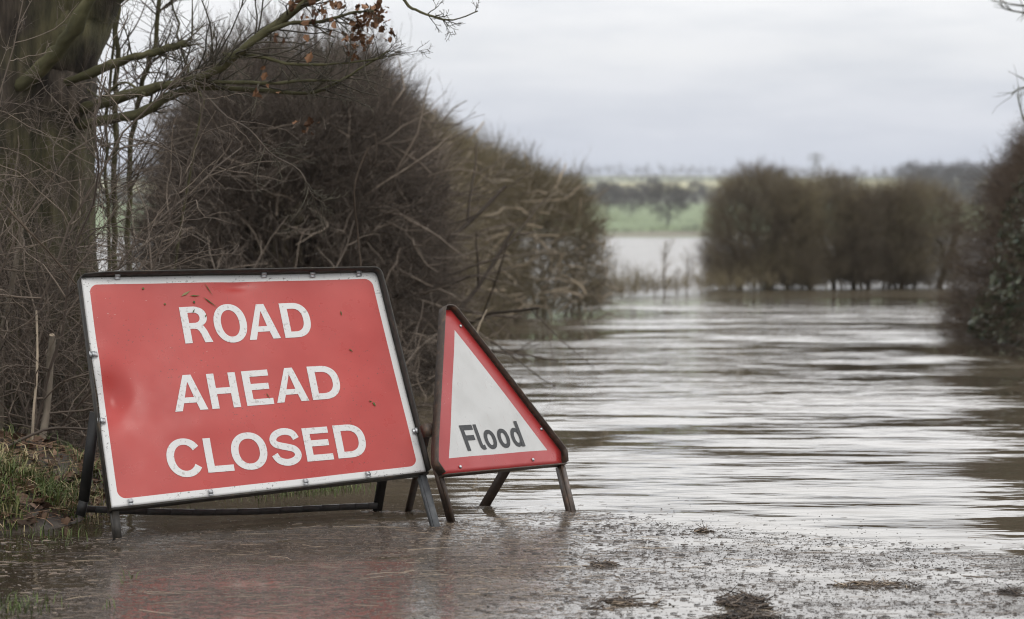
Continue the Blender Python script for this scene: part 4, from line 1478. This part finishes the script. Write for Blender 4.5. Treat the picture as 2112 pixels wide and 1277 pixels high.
a1 = far_shrub(1575, 37.0, .80, 2.10, .04, 6200, "leftmost hedge shrub with a thick ivy clad trunk, beside the pylon gap", 61, [(.03, .09, .0), (-.3, .03, -.2), (.35, .035, .1)], True, False)
a1["label"] = "tallest left shrub of the flooded hedge with a thick green trunk"
a2 = far_shrub(1700, 37.3, .72, 2.02, .05, 5600, "broad dark shrub in the flooded hedge right of the green trunked one", 62, [(-.2, .045, -.1), (.2, .05, .1), (.5, .04, .1)])
a3 = far_shrub(1815, 37.6, .64, 1.92, .08, 4900, "olive tinted shrub third from the left in the flooded hedge", 63, [(-.1, .05, -.1), (.25, .045, .15)])
a4 = far_shrub(1905, 37.9, .62, 1.90, .30, 3500, "right end shrub of the flooded hedge on two bare leaning trunks", 64, [(-.25, .06, -.30), (.16, .07, .34)], False, True)
# low spray of twigs at the left foot of the row
r6 = np.random.default_rng(66)
mb = MB()
n = 420
c = gnd(1505, 597)
P_ = np.stack([c[0] + r6.normal(0, .26, n), c[1] + r6.normal(0, .25, n), np.abs(r6.normal(0, .42, n))], 1)
scatter(mb, TWU + TW, P_, np.stack([r6.normal(-.3, .4, n), r6.normal(0, .4, n), np.ones(n)], 1), r6.uniform(.15, .36, n), r6.uniform(.2, .7, n), .35, r6)
o = mb.build("low_shrub", M["twig_red"])
tag(o, "low reddish spray of twigs at the left foot of the flooded hedge", "shrub")
# ivy on the thick trunk
mb = MB()
n = 700
c = gnd(1575, 597)
P_ = np.stack([c[0] + .03 + r6.normal(0, .10, n), c[1] - .05 + r6.normal(0, .10, n), r6.uniform(0, .95, n)], 1)
add_leaves(mb, P_, r6.normal(0, 1, (n, 3)), r6.uniform(.04, .07, n), r6.random(n), r6)
mb.build("ivy_leaves", M["ivy"], a1)

# --- saplings and small shrub in the open water of the gap
GS = "thin saplings standing in the gap between the hedges"
for j, (px, pyt, pyb, rad, lab) in enumerate([(1371, 492, 612, .016, "tallest dark sapling standing alone in the open water of the gap"), (1416, 520, 606, .012, "forked grey sapling midway between the gap and the flooded hedge"),
                                              (1352, 560, 608, .008, "short thin sapling just left of the tallest sapling in the gap"), (1397, 555, 606, .008, "short thin sapling just right of the tallest sapling in the gap"),
                                              (1446, 530, 603, .010, "slender sapling closest to the flooded hedge at its left foot")]):
    r = np.random.default_rng(70 + j)
    c = gnd(px, pyb)
    hgt = (pyb - pyt) / FPX * c[1]
    root = empty("sapling", (c[0], c[1], 0), lab, "sapling", GS)
    P_ = wander(np.array([[c[0], c[1], -.2]]), np.array([[r.normal(0, .05), 0, 1.0]]), np.array([hgt + .2]), 8, .05, .02, r)
    R_ = taper(1, 8, [rad], .3)
    mb = MB()
    add_tubes(mb, P_, R_, 6, .3)
    mb.build("trunk", M["twig_far"], root)
    mb = MB()
    C_, RC_ = sprout(P_, R_, 12, (.25, .5), (.4, 1.0), .55, 5, .12, .05, .25, r)
    add_tubes(mb, C_, RC_, 4, .4, .2)
    D_, RD_ = sprout(C_, RC_, 4, (.35, .7), (.4, 1.0), .6, 4, .12, .04, .2, r, .002)
    add_tubes(mb, D_, RD_, 3, .4, .3)
    mb.build("twigs", M["twig_far"], root)
mb = MB()
r = np.random.default_rng(77)
for (px, py, sxx, hh_, n) in ((1312, 612, .16, .30, 260), (1268, 620, .14, .22, 200), (1232, 640, .2, .35, 260), (1350, 610, .30, .14, 170), (1430, 606, .34, .18, 240), (1520, 602, .4, .2, 260)):
    c = gnd(px, py)
    P_ = np.stack([c[0] + r.normal(0, sxx, n), c[1] + r.normal(0, .3, n), np.abs(r.normal(0, hh_ * .55, n))], 1)
    scatter(mb, TWU, P_, np.stack([r.normal(0, .4, n), r.normal(0, .4, n), np.ones(n)], 1), r.uniform(.10, .26, n), r.uniform(.2, .8, n), .35, r)
tag(mb.build("reed_bed", M["twig_olive"]), "low dead reeds and stems in the water at the end of the left hedge", "reeds", kind="stuff")

# ------------------------------------------------------------------ oak at left
r7 = np.random.default_rng(81)
oak = empty("oak_tree", (-2.08, 9.4, 0.1), "large old oak trunk at the left edge with mossy limbs over the lane", "tree")
K, S = 90, 120
zt = np.linspace(-.05, 3.6, K)
cx_t = np.interp(zt, [-.05, .3, 1.0, 1.5, 2.0, 2.6, 3.6], [-2.085, -2.08, -2.085, -2.08, -2.06, -2.03, -1.99])
rt_ = np.interp(zt, [-.05, .05, .25, .6, 1.2, 1.6, 1.95, 2.5, 3.6], [.44, .375, .335, .325, .322, .325, .345, .33, .27])
th = np.arange(S) * 2 * np.pi / S
TH, ZZ = np.meshgrid(th, zt)
ridge = fbm(np.cos(TH) * 9 + 20, np.sin(TH) * 9 + ZZ * 1.3 + 20, 3)
ridge2 = fbm(TH * 14, ZZ * 2.6, 3)
rad = rt_[:, None] * (1 + .10 * (fbm(np.cos(TH) * 1.2 + 9, np.sin(TH) * 1.2 + ZZ * .8 + 9) - .5)) + .055 * (ridge - .5) + .03 * (ridge2 - .5)
V_ = np.stack([cx_t[:, None] + rad * np.cos(TH), 9.4 + rad * np.sin(TH), ZZ], -1).reshape(-1, 3)
i = np.arange(K - 1)[:, None] * S
j = np.arange(S)[None]
Q_ = np.stack([i + j, i + (j + 1) % S, i + S + (j + 1) % S, i + S + j], -1).reshape(-1, 4)
mt_, t, b = new_mat("oak_bark")
pos = N(t, "ShaderNodeNewGeometry").outputs["Position"]
mp_ = N(t, "ShaderNodeMapping")
mp_.inputs["Scale"].default_value = (26, 26, 5)
L(t, pos, mp_.inputs[0])
n1 = N(t, "ShaderNodeTexNoise", i_Scale=1.0, i_Detail=7.0, i_Roughness=.6)
L(t, mp_.outputs[0], n1.inputs["Vector"])
n2 = N(t, "ShaderNodeTexNoise", i_Scale=3.2, i_Detail=4.0)
L(t, pos, n2.inputs["Vector"])
r_1 = ramp(t, [(.34, (.012, .009, .006)), (.5, (.042, .032, .023)), (.70, (.105, .083, .062))])
L(t, n1.outputs["Fac"], r_1.inputs[0])
r_2 = ramp(t, [(.40, 0.0), (.60, .8)])
L(t, n2.outputs["Fac"], r_2.inputs[0])
mx = N(t, "ShaderNodeMix", data_type="RGBA")
L(t, r_2.outputs[0], mx.inputs[0])
L(t, r_1.outputs[0], mx.inputs[6])
r_3 = ramp(t, [(.3, (.028, .028, .012)), (.7, (.125, .115, .052))])
L(t, n1.outputs["Fac"], r_3.inputs[0])
L(t, r_3.outputs[0], mx.inputs[7])
L(t, mx.outputs[2], b.inputs["Base Color"])
b.inputs["Roughness"].default_value = .9
bp = N(t, "ShaderNodeBump", i_Strength=1.0, i_Distance=.03)
L(t, n1.outputs["Fac"], bp.inputs["Height"])
L(t, bp.outputs[0], b.inputs["Normal"])
M["bark"] = mt_
tk = MB()
tk.add(V_, Q_)
tk.build("trunk", M["bark"], oak, smooth=True)

limbs = []


def limb(pts, r0, r1_, S=9, k=22, mat="limb", lumps=.12):
    P_ = smoothpath([at(px, py, Y) for px, py, Y in pts], k)[None]
    P_ = P_ + r7.normal(0, r0 * .10, P_.shape)
    R_ = np.linspace(r0, r1_, k)[None] * (1 + lumps * r7.normal(0, 1, (1, k)))
    V_, Q__ = tubes(P_, R_, S)
    mb = MB()
    mb.add(V_, Q__, tint=np.clip(r7.normal(.45, .12, len(V_)), 0, 1))
    # closed ends
    for e0 in (0, (k - 1) * S):
        mb.add(V_[e0:e0 + S], tris=[(0, q_, q_ + 1) for q_ in range(1, S - 1)], tint=.5)
    mb.build("limb", M[mat], oak, smooth=True)
    limbs.append((P_, R_))
    return P_, R_


# great fork leaving the top of the trunk to the right
limb([(80, 330, 9.35), (115, 170, 9.3), (165, 20, 9.3), (245, -120, 9.3), (350, -300, 9.3)], .175, .12, 16, 22, "bark", .03)
limb([(-40, 240, 9.3), (40, 180, 9.12), (105, 118, 9.02), (150, 60, 8.95), (195, -40, 8.9), (230, -160, 8.9)], .036, .028)
A1, _ = limb([(165, 225, 9.25), (215, 212, 9.1), (270, 193, 8.95), (330, 180, 8.9), (400, 165, 8.8), (450, 140, 8.75), (500, 105, 8.7), (555, 62, 8.7), (620, 12, 8.65), (680, -50, 8.6)], .027, .013)
limb([(160, 258, 9.25), (220, 248, 9.1), (290, 232, 8.95), (350, 200, 8.9), (400, 182, 8.85), (450, 172, 8.8)], .022, .015)
limb([(110, 180, 9.2), (190, 150, 9.1), (260, 122, 9.0), (330, 105, 8.9), (386, 88, 8.85)], .020, .015)
limb([(395, 182, 8.85), (470, 182, 8.8), (560, 188, 8.75), (640, 192, 8.7), (700, 168, 8.6), (745, 140, 8.55), (805, 104, 8.5)], .011, .003)
limb([(400, 168, 8.8), (480, 170, 8.75), (560, 172, 8.7), (640, 166, 8.6), (700, 168, 8.6)], .010, .004)
limb([(460, 112, 8.75), (540, 118, 8.7), (600, 132, 8.65), (690, 132, 8.6), (790, 120, 8.5)], .009, .003)
limb([(540, 70, 8.7), (600, 48, 8.65), (660, 45, 8.6), (720, 28, 8.55), (770, 22, 8.5)], .010, .004)
limb([(560, 60, 8.7), (600, 20, 8.7), (650, 2, 8.65), (700, -20, 8.6)], .010, .005)
limb([(300, 195, 8.9), (255, 170, 9.0), (210, 200, 9.1), (180, 185, 9.2)], .006, .004)
limb([(410, 180, 8.8), (462, 236, 8.7), (515, 268, 8.65), (560, 318, 8.65), (618, 352, 8.6), (642, 400, 8.6), (668, 420, 8.6)], .0045, .0015, 6, 22, "twig_dark")
limb([(700, -260, 8.4), (780, -110, 8.4), (834, 0, 8.4), (862, 22, 8.4), (905, 38, 8.4), (940, 40, 8.4), (985, 24, 8.4)], .008, .0022)
# long fine twigs
tw = MB()
lvs = MB()
for li, (P_, R_) in enumerate(limbs[2:], 2):
    ln_ = np.linalg.norm(np.diff(P_[0], axis=0), axis=1).sum()
    m_ = max(4, int(ln_ * (26 if li < 12 else 10)))
    lo = .35 if li < 12 else .55
    C_, RC_ = sprout(P_, R_, m_, (.12, .42 if li < 12 else .16), (.35, 1.1), .55, 7, .13, .02, lo, r7, .0022, .5)
    RC_ = np.minimum(RC_, .0036) * np.linspace(1, .55, RC_.shape[1])[None]
    add_tubes(tw, C_, RC_, 4, r7.uniform(.2, .6, len(C_)))
    D_, RD_ = sprout(C_, RC_, 5, (.2, .55), (.4, 1.1), .65, 5, .16, .02, .15, r7, .0014, .6)
    add_tubes(tw, D_, RD_, 3, r7.uniform(.2, .7, len(D_)))
    E_, RE_ = sprout(D_, RD_, 2, (.3, .6), (.4, 1.0), .7, 4, .16, .02, .2, r7, .0011, .7)
    add_tubes(tw, E_, RE_, 3, r7.uniform(.3, .8, len(E_)))
tw.build("twigs", M["twig_grey"], oak)
for (px, py, n) in [(770, 28, 11), (735, 60, 8), (738, 22, 6), (660, 12, 5), (650, 5, 4), (712, 8, 4), (722, 112, 7), (740, 62, 8), (640, 95, 3), (540, 190, 5), (575, 78, 3), (543, 152, 2), (635, 262, 7), (572, 188, 2), (690, 5, 9), (656, 30, 4), (760, 45, 12), (775, 15, 9), (725, 78, 9), (610, 8, 6), (800, 70, 7), (752, 84, 9), (680, 28, 7), (785, 40, 8), (630, 40, 5), (755, 38, 6), (700, 60, 3)]:
    c = at(px, py, 8.58)
    P_ = c + r7.normal(0, 1, (n, 3)) * np.array([.016, .04, .020])
    add_leaves(lvs, P_, r7.normal(0, 1, (n, 3)) + np.array([0, 0, -.7]), r7.uniform(.022, .046, n), r7.beta(1.6, 1.8, n), r7, .9)
lvs.build("dead_leaves", M["dead_leaf"], oak)

# --- slender stems beside the trunk
GT = "slender young stems beside the oak trunk"
for j, (pts, r0, r1_, lab) in enumerate([
        ([(237, 560, 9.9), (236, 420, 9.9), (238, 280, 9.9), (240, 150, 9.9), (243, -40, 9.9)], .014, .011, "straight dark young stem nearest the right of the oak trunk"),
        ([(262, 560, 10.1), (268, 400, 10.1), (272, 270, 10.1), (300, 150, 10.0), (322, 80, 10.0), (336, -60, 10.0)], .013, .010, "greenish young stem curving up right of the dark straight one"),
        ([(420, 210, 10.0), (395, 160, 10.0), (372, 90, 10.0), (345, -60, 10.0)], .006, .005, "thin leaning stem crossing behind the mossy limbs"),
        ([(222, 600, 9.8), (224, 450, 9.8), (218, 330, 9.8), (222, 200, 9.8), (236, 60, 9.8), (250, -60, 9.8)], .008, .006, "thinnest grey young stem between the oak trunk and the straight one")]):
    P_ = smoothpath([at(*q) for q in pts], 22)
    if j != 2:
        P_[0, 2] = min(P_[0, 2], .0)
    else:
        P_ = np.concatenate([smoothpath([np.array([-1.62, 10.1, -.05]), np.array([-1.5, 10.05, .9]), P_[0]], 10)[:-1], P_])
    P_ = P_[None] + r7.normal(0, .004, (1, len(P_), 3))
    root = empty("sapling", P_[0, 0], lab, "sapling", GT)
    R_ = np.linspace(r0, r1_, P_.shape[1])[None]
    mb = MB()
    add_tubes(mb, P_, R_, 7, .4)
    mb.build("trunk", M["limb"], root, smooth=True)
    mb = MB()
    C_, RC_ = sprout(P_, R_, 28, (.08, .26), (.5, 1.2), .4, 6, .14, .04, .15, r7, .0016, .6)
    add_tubes(mb, C_, np.minimum(RC_, .004), 3, .35, .2)
    D_, RD_ = sprout(C_, np.minimum(RC_, .004), 4, (.25, .6), (.4, 1.1), .6, 5, .15, .02, .15, r7, .0011)
    add_tubes(mb, D_, RD_, 3, .4, .2)
    mb.build("twigs", M["twig_dark"], root)

# --- tangled bare shrub in front of the trunk
r8 = np.random.default_rng(91)
GB = "tangled bare shrubs around the oak"
for j, (px0, px1, y0, y1, nstem, hmax, lab) in enumerate([(-130, 95, 8.15, 8.9, 20, 2.0, "tangled bare thorn shrub in front of the oak trunk at the left edge"),
                                                          (60, 230, 8.4, 9.4, 17, 1.3, "thinner tangle of arching twigs between the oak trunk and the road sign"),
                                                          (240, 520, 10.6, 11.6, 14, 1.35, "arching bramble tangle just behind the left half of the road sign"),
                                                          (560, 880, 10.8, 12.2, 14, 0.95, "dry brown bramble stems behind the right half of the road sign")]):
    c0, c1 = at(px0, 478, (y0 + y1) / 2), at(px1, 478, (y0 + y1) / 2)
    cxm = (c0[0] + c1[0]) / 2
    root = empty("bare_shrub", (cxm, (y0 + y1) / 2, 0), lab, "shrub", GB)
    bs = np.stack([r8.uniform(c0[0], c1[0], nstem), r8.uniform(y0, y1, nstem), np.zeros(nstem)], 1)
    bs[:, 2] = ground_z(bs[:, 0], bs[:, 1]) - .04
    bs[:, 2] = np.minimum(bs[:, 2], .1)
    P_ = wander(bs, np.stack([r8.normal(.05, .3, nstem), r8.normal(0, .2, nstem), np.ones(nstem)], 1), r8.uniform(.7, 1.0, nstem) * hmax, 10, .22, .04, r8)
    R_ = taper(nstem, 10, r8.uniform(.0035, .008, nstem), .4)
    mb = MB()
    add_tubes(mb, P_, R_, 5, r8.uniform(.3, .75, nstem))
    mb.build("stems", M["twig_dark"], root, smooth=True)
    mb = MB()
    C_, RC_ = sprout(P_, R_, 22 if j < 2 else 14, (.16, .42), (.6, 1.5), .6, 8, .20, -.015, .08, r8, .0016)
    add_tubes(mb, C_, RC_, 4, r8.uniform(.3, 1.0, len(C_)))
    D_, RD_ = sprout(C_, RC_, 6, (.25, .6), (.5, 1.2), .65, 6, .2, .0, .1, r8, .0011)
    add_tubes(mb, D_, RD_, 3, r8.uniform(.25, .8, len(D_)))
    E_, RE_ = sprout(D_, RD_, 2, (.3, .6), (.5, 1.1), .7, 4, .18, .0, .1, r8, .001)
    add_tubes(mb, E_, RE_, 3, r8.uniform(.3, .8, len(E_)))
    mb.build("twigs", M["twig_dark"], root)

# stakes and sticks on the verge
for (pts, r0, r1_, mat_, lab, nm) in [
        ([(76, 955, 8.3), (92, 880, 8.35), (103, 760, 8.4), (108, 690, 8.4)], .0165, .0125, "pale_wood", "pale grey broken stake leaning on the verge left of the road sign", "stake"),
        ([(62, 962, 8.1), (70, 850, 8.1), (77, 740, 8.15), (75, 640, 8.2)], .0055, .004, "pale_wood", "thin yellowish stick standing beside the grey broken stake", "stick"),
        ([(0, 690, 8.5), (14, 640, 8.5), (30, 560, 8.5), (45, 470, 8.5)], .011, .009, "pale_wood", "grey leaning pole at the left edge in front of the oak", "stick"),
        ([(15, 430, 8.0), (60, 478, 8.0), (105, 525, 8.05), (160, 590, 8.1)], .0045, .0025, "twig_red", "split brown branch hanging across the oak trunk", "branch"),
        ([(-10, 935, 7.9), (60, 900, 7.95), (110, 884, 8.0), (190, 885, 8.05)], .006, .004, "twig_dark", "dark fallen branch lying low behind the grass verge", "branch"),
        ([(0, 1093, 7.25), (60, 1094, 7.22), (125, 1093, 7.2)], .003, .002, "pale_wood", "thin straw coloured stalk lying at the water edge of the verge", "stalk"),
        ([(983, 690, 10.9), (990, 668, 10.9), (1004, 640, 10.9)], .005, .004, "pale_wood", "pale snapped stick poking up behind the triangular sign", "stick"),
        ([(745, 560, 10.2), (738, 480, 10.2), (730, 400, 10.1), (742, 345, 10.1), (762, 300, 10.1)], .0045, .0025, "twig_red", "reddish upright shoot in front of the dark thorn bush above the road sign", "shoot")]:
    P_ = smoothpath([at(*q) for q in pts], 14)[None]
    if nm in ("stake", "stick", "shoot"):
        P_[0, 0, 2] = min(P_[0, 0, 2], .05)
        if nm == "shoot" or lab.startswith("pale snapped"):
            P_ = np.concatenate([np.array([[[P_[0, 0, 0], P_[0, 0, 1], -.1]]]), P_], 1)
    k_ = P_.shape[1]
    mb = MB()
    P_ = P_ + r8.normal(0, r0 * .12, P_.shape)
    V_, Q__ = tubes(P_, np.linspace(r0, r1_, k_)[None] * (1 + .08 * r8.normal(0, 1, (1, k_))), 8)
    mb.add(V_, Q__, tint=np.clip(.5 + r8.normal(0, .1, len(V_)) + (.25 if "yellow" in lab or "snapped" in lab else -.22), 0, 1))
    mb.add(V_[-8:], tris=[(0, q_, q_ + 1) for q_ in range(1, 7)], tint=.9)
    o_ = mb.build(nm, M[mat_], smooth=True)
    tag(o_, lab, nm)

# overhanging tree at right, out of frame except for its twig tips
r9 = np.random.default_rng(95)
rt = empty("overhanging_tree", (5.6, 14.0, -.2), "tree standing out of frame with bare twig tips in the top right corner", "tree")
mb = MB()
P_ = smoothpath([np.array([4.6, 14.0, -.3]), np.array([4.55, 14.0, 1.2]), np.array([4.6, 14.0, 2.6]), np.array([4.7, 14.0, 4.2])], 14)[None]
V_, Q__ = tubes(P_, np.linspace(.14, .08, 14)[None], 10)
mb.add(V_, Q__, tint=.4)
mb.build("trunk", M["limb"], rt, smooth=True)
mb = MB()
B_ = []
for pts in ([(2300, -120, 13.8), (2200, 10, 13.6), (2120, 12, 13.5), (2045, 2, 13.4)], [(2300, 300, 13.9), (2180, 190, 13.7), (2112, 180, 13.6), (2085, 196, 13.6)], [(2260, 420, 13.9), (2150, 320, 13.7), (2106, 230, 13.7), (2100, 178, 13.7)], [(2280, -60, 13.8), (2160, 20, 13.6), (2085, 22, 13.5), (2060, 8, 13.5)]):
    B_.append(smoothpath([P_[0, 9]] + [at(*q) for q in pts], 12))
B_ = np.stack(B_)
RB = taper(len(B_), 12, [.012] * len(B_), .2)
add_tubes(mb, B_, RB, 5, .4)
C_, RC_ = sprout(B_, RB, 8, (.06, .16), (.3, .9), .6, 5, .15, .02, .5, r9, .002)
add_tubes(mb, C_, RC_, 3, .4)
mb.build("branches", M["limb"], rt)

# ------------------------------------------------------------------ far shore: trees, hedgerows, pylon
TF = [template(400 + k, .016, 9, 3, .14, (.35, .95), .04) for k in range(5)]


def far_tree_mesh(seed, h, wdt):
    r = np.random.default_rng(seed)
    tk_, cr_ = MB(), MB()
    P_ = wander(np.zeros((1, 3)), np.array([[0, 0, 1.0]]), np.array([h * .6]), 8, .05, .02, r)
    R_ = taper(1, 8, [h * .022], .4)
    add_tubes(tk_, P_, R_, 7, .2)
    C_, RC_ = sprout(P_, R_, 9, (.4, .75), (.4, .9), .55, 6, .1, .05, .35, r)
    add_tubes(tk_, C_, RC_, 5, .25)
    n_ = 420
    u_ = unit(r.normal(0, 1, (n_, 3)))
    rho = r.uniform(.2, 1, n_) ** .5 * (.78 + .4 * fbm(u_[:, 0] * 2 + seed, u_[:, 2] * 2))
    X = np.stack([u_[:, 0] * wdt * rho, u_[:, 1] * wdt * rho, h * .60 + u_[:, 2] * h * .36 * rho], 1)
    scatter(cr_, TF, X, u_ + np.array([0, 0, .5]) + r.normal(0, .3, (n_, 3)), r.uniform(.11, .24, n_) * h, np.clip(r.normal(.4, .15, n_), 0, 1), .4, r)
    return tk_, cr_


def proto_tree(seed, h, wdt, name="far_tree"):
    tk_, cr_ = far_tree_mesh(seed, h, wdt)
    root = empty(name, (0, 0, 0), "bare grey tree in the hazy far fields", "tree")
    tk_.build("trunk", M["far_wood"], root)
    cr_.build("crown", M["far_wood"], root)
    return root


protos = [proto_tree(501, 8.5, 3.4), proto_tree(502, 7.5, 3.9), proto_tree(503, 9.5, 3.2)]
GFT = "hazy bare trees in the fields beyond the flood"
spots = [(1376, 445, 1.0, 0, "dark rounded tree standing near the far shore in the middle of the gap"),
         (1300, 520, .82, 1, "broad hazy tree on the far shore left of the middle of the gap"),
         (1172, 560, 1.32, 1, "tall hazy tree rising above the end of the left hedge"),
         (1255, 560, .8, 2, "narrow hazy tree between the end of the left hedge and the broad hazy tree"),
         (2045, 700, 1.75, 1, "tall hazy tree beside the top of the ivy covered right hedge"),
         (1930, 710, 1.35, 2, "hazy tree above the right end of the flooded hedge")]
rA = np.random.default_rng(99)
shared = "small bare tree fading into haze on the rising fields"
for px in (1240, 1268, 1292, 1325, 1352, 1400, 1432, 1455, 1485, 1215, 1140, 1115):
    spots.append((px + rA.uniform(-8, 8), rA.uniform(680, 860), rA.uniform(.55, .85), rA.integers(0, 3), shared))
for px in (1880, 1905, 1960, 1985, 2010, 2060, 2090):
    spots.append((px + rA.uniform(-6, 6), rA.uniform(690, 780), rA.uniform(1.15, 1.65), rA.integers(0, 3), shared))
for px in (350, 480, 640, 240, 900, 1030, 1600, 1750):
    spots.append((px + rA.uniform(-8, 8), rA.uniform(560, 760), rA.uniform(.8, 1.2), rA.integers(0, 3), shared))
used = set()
for (px, Y, s_, k, lab) in spots:
    p = at(px, 478, Y)
    z = float(ground_z(np.array([p[0]]), np.array([Y]))[0])
    k = int(k)
    if k in used:
        src = protos[k]
        root = src.copy()
        SC.collection.objects.link(root)
        for ch in list(src.children):
            cc = ch.copy()
            SC.collection.objects.link(cc)
            cc.parent = root
    else:
        root = protos[k]
        used.add(k)
    root.location = (p[0], Y, z - .1)
    root.scale = (s_ * rA.uniform(.9, 1.15), s_ * rA.uniform(.9, 1.15), s_)
    root.rotation_euler = (0, 0, rA.uniform(0, 6.28))
    tag(root, lab, "tree", GFT)

# hedgerows and far woods: each one mass
hd = MB()
for (Y, x0, x1, hgt, dn) in ((408, -110, 110, 1.6, 5.0), (470, -120, 120, 1.3, 3.0), (655, -140, 190, 4.6, 4.2), (700, -150, 200, 5.5, 3.0), (780, -160, 220, 4.2, 1.9), (880, -190, 260, 3.2, 1.6), (1290, -260, 360, 6.5, 1.5), (1690, -330, 480, 9.0, 1.2)):
    n = int((x1 - x0) * dn)
    x = rA.uniform(x0, x1, n)
    y = Y + rA.normal(0, 1.5, n) + 6 * (fbm(x / 30.0, x * 0 + Y) - .5)
    z = ground_z(x, y)
    hh_ = hgt * (.45 + .9 * fbm(x / 9.0 + Y, x * 0 + 2.0))
    P_ = np.stack([x, y, z - .2 + rA.uniform(0, .45, n) * hh_], 1)
    scatter(hd, TF, P_, rA.normal(0, .5, (n, 3)) + np.array([0, 0, .9]), hh_ * rA.uniform(.5, .8, n), np.clip(rA.normal(.45, .15, n), 0, 1), .4, rA)
tag(hd.build("far_hedgerows", M["far_wood"]), "hazy field hedgerows and woods on the slope beyond the flood", "hedgerows", kind="stuff")

Y = 1500.0
pb = at(1683, 380, Y)
zb = float(ground_z(np.array([pb[0]]), np.array([Y]))[0])
ht = at(1683, 316, Y)[2] - zb
py_ = empty("pylon", (pb[0], Y, zb), "faint lattice electricity pylon on the skyline above the flooded hedge", "pylon")
mb = MB()
hs = np.linspace(0, 1, 8)
wd = np.interp(hs, [0, .6, 1], [4.2, 1.7, .5])
cor = [np.array([[pb[0] + sx_ * w_, Y + sy_ * w_, zb + h_ * ht] for h_, w_ in zip(hs, wd)]) for sx_ in (-1, 1) for sy_ in (-1, 1)]
for c_ in cor:
    for p0, p1 in zip(c_[:-1], c_[1:]): mb.bar(p0, p1, np.array([1.0, 0, 0]), .35, .35)
for k in range(7):
    for (a_, b_) in ((0, 1), (2, 3), (0, 2), (1, 3)):
        mb.bar(cor[a_][k], cor[b_][k + 1], np.array([0, 0.3, 1.0]), .22, .22)
        mb.bar(cor[b_][k], cor[a_][k + 1], np.array([0, 0.3, 1.0]), .22, .22)
mb.build("mast", M["pylon"], py_)
for h_, w_ in ((.72, 5.5), (.84, 6.5), (.95, 4.5)):
    mb = MB()
    mb.bar((pb[0] - w_, Y, zb + h_ * ht), (pb[0] + w_, Y, zb + h_ * ht), np.array([0, 0, 1.0]), .45, .5)
    for s_ in (-1, 1):
        mb.bar((pb[0] + s_ * w_, Y, zb + h_ * ht + .3), (pb[0], Y, zb + (h_ + .06) * ht), np.array([0, 1.0, 0]), .25, .25)
    mb.build("crossarm", M["pylon"], py_)

# ------------------------------------------------------------------ haze
hz = MB()
x0, x1, y0, y1, z0, z1 = -2100, 2100, -80, 2800, -6.0, 62.0
hz.box(((x0 + x1) / 2, (y0 + y1) / 2, (z0 + z1) / 2), ((x1 - x0) / 2, 0, 0), (0, (y1 - y0) / 2, 0), (0, 0, (z1 - z0) / 2))
mh = bpy.data.materials.new("haze_air")
mh.use_nodes = True
t = mh.node_tree
t.nodes.clear()
pv = N(t, "ShaderNodeVolumePrincipled")
pv.inputs["Color"].default_value = (.88, .91, .95, 1)
pv.inputs["Density"].default_value = .00027
pv.inputs["Anisotropy"].default_value = 0.0
ou = N(t, "ShaderNodeOutputMaterial")
L(t, pv.outputs[0], ou.inputs["Volume"])
M["haze"] = mh
tag(hz.build("haze", mh), kind="stuff")
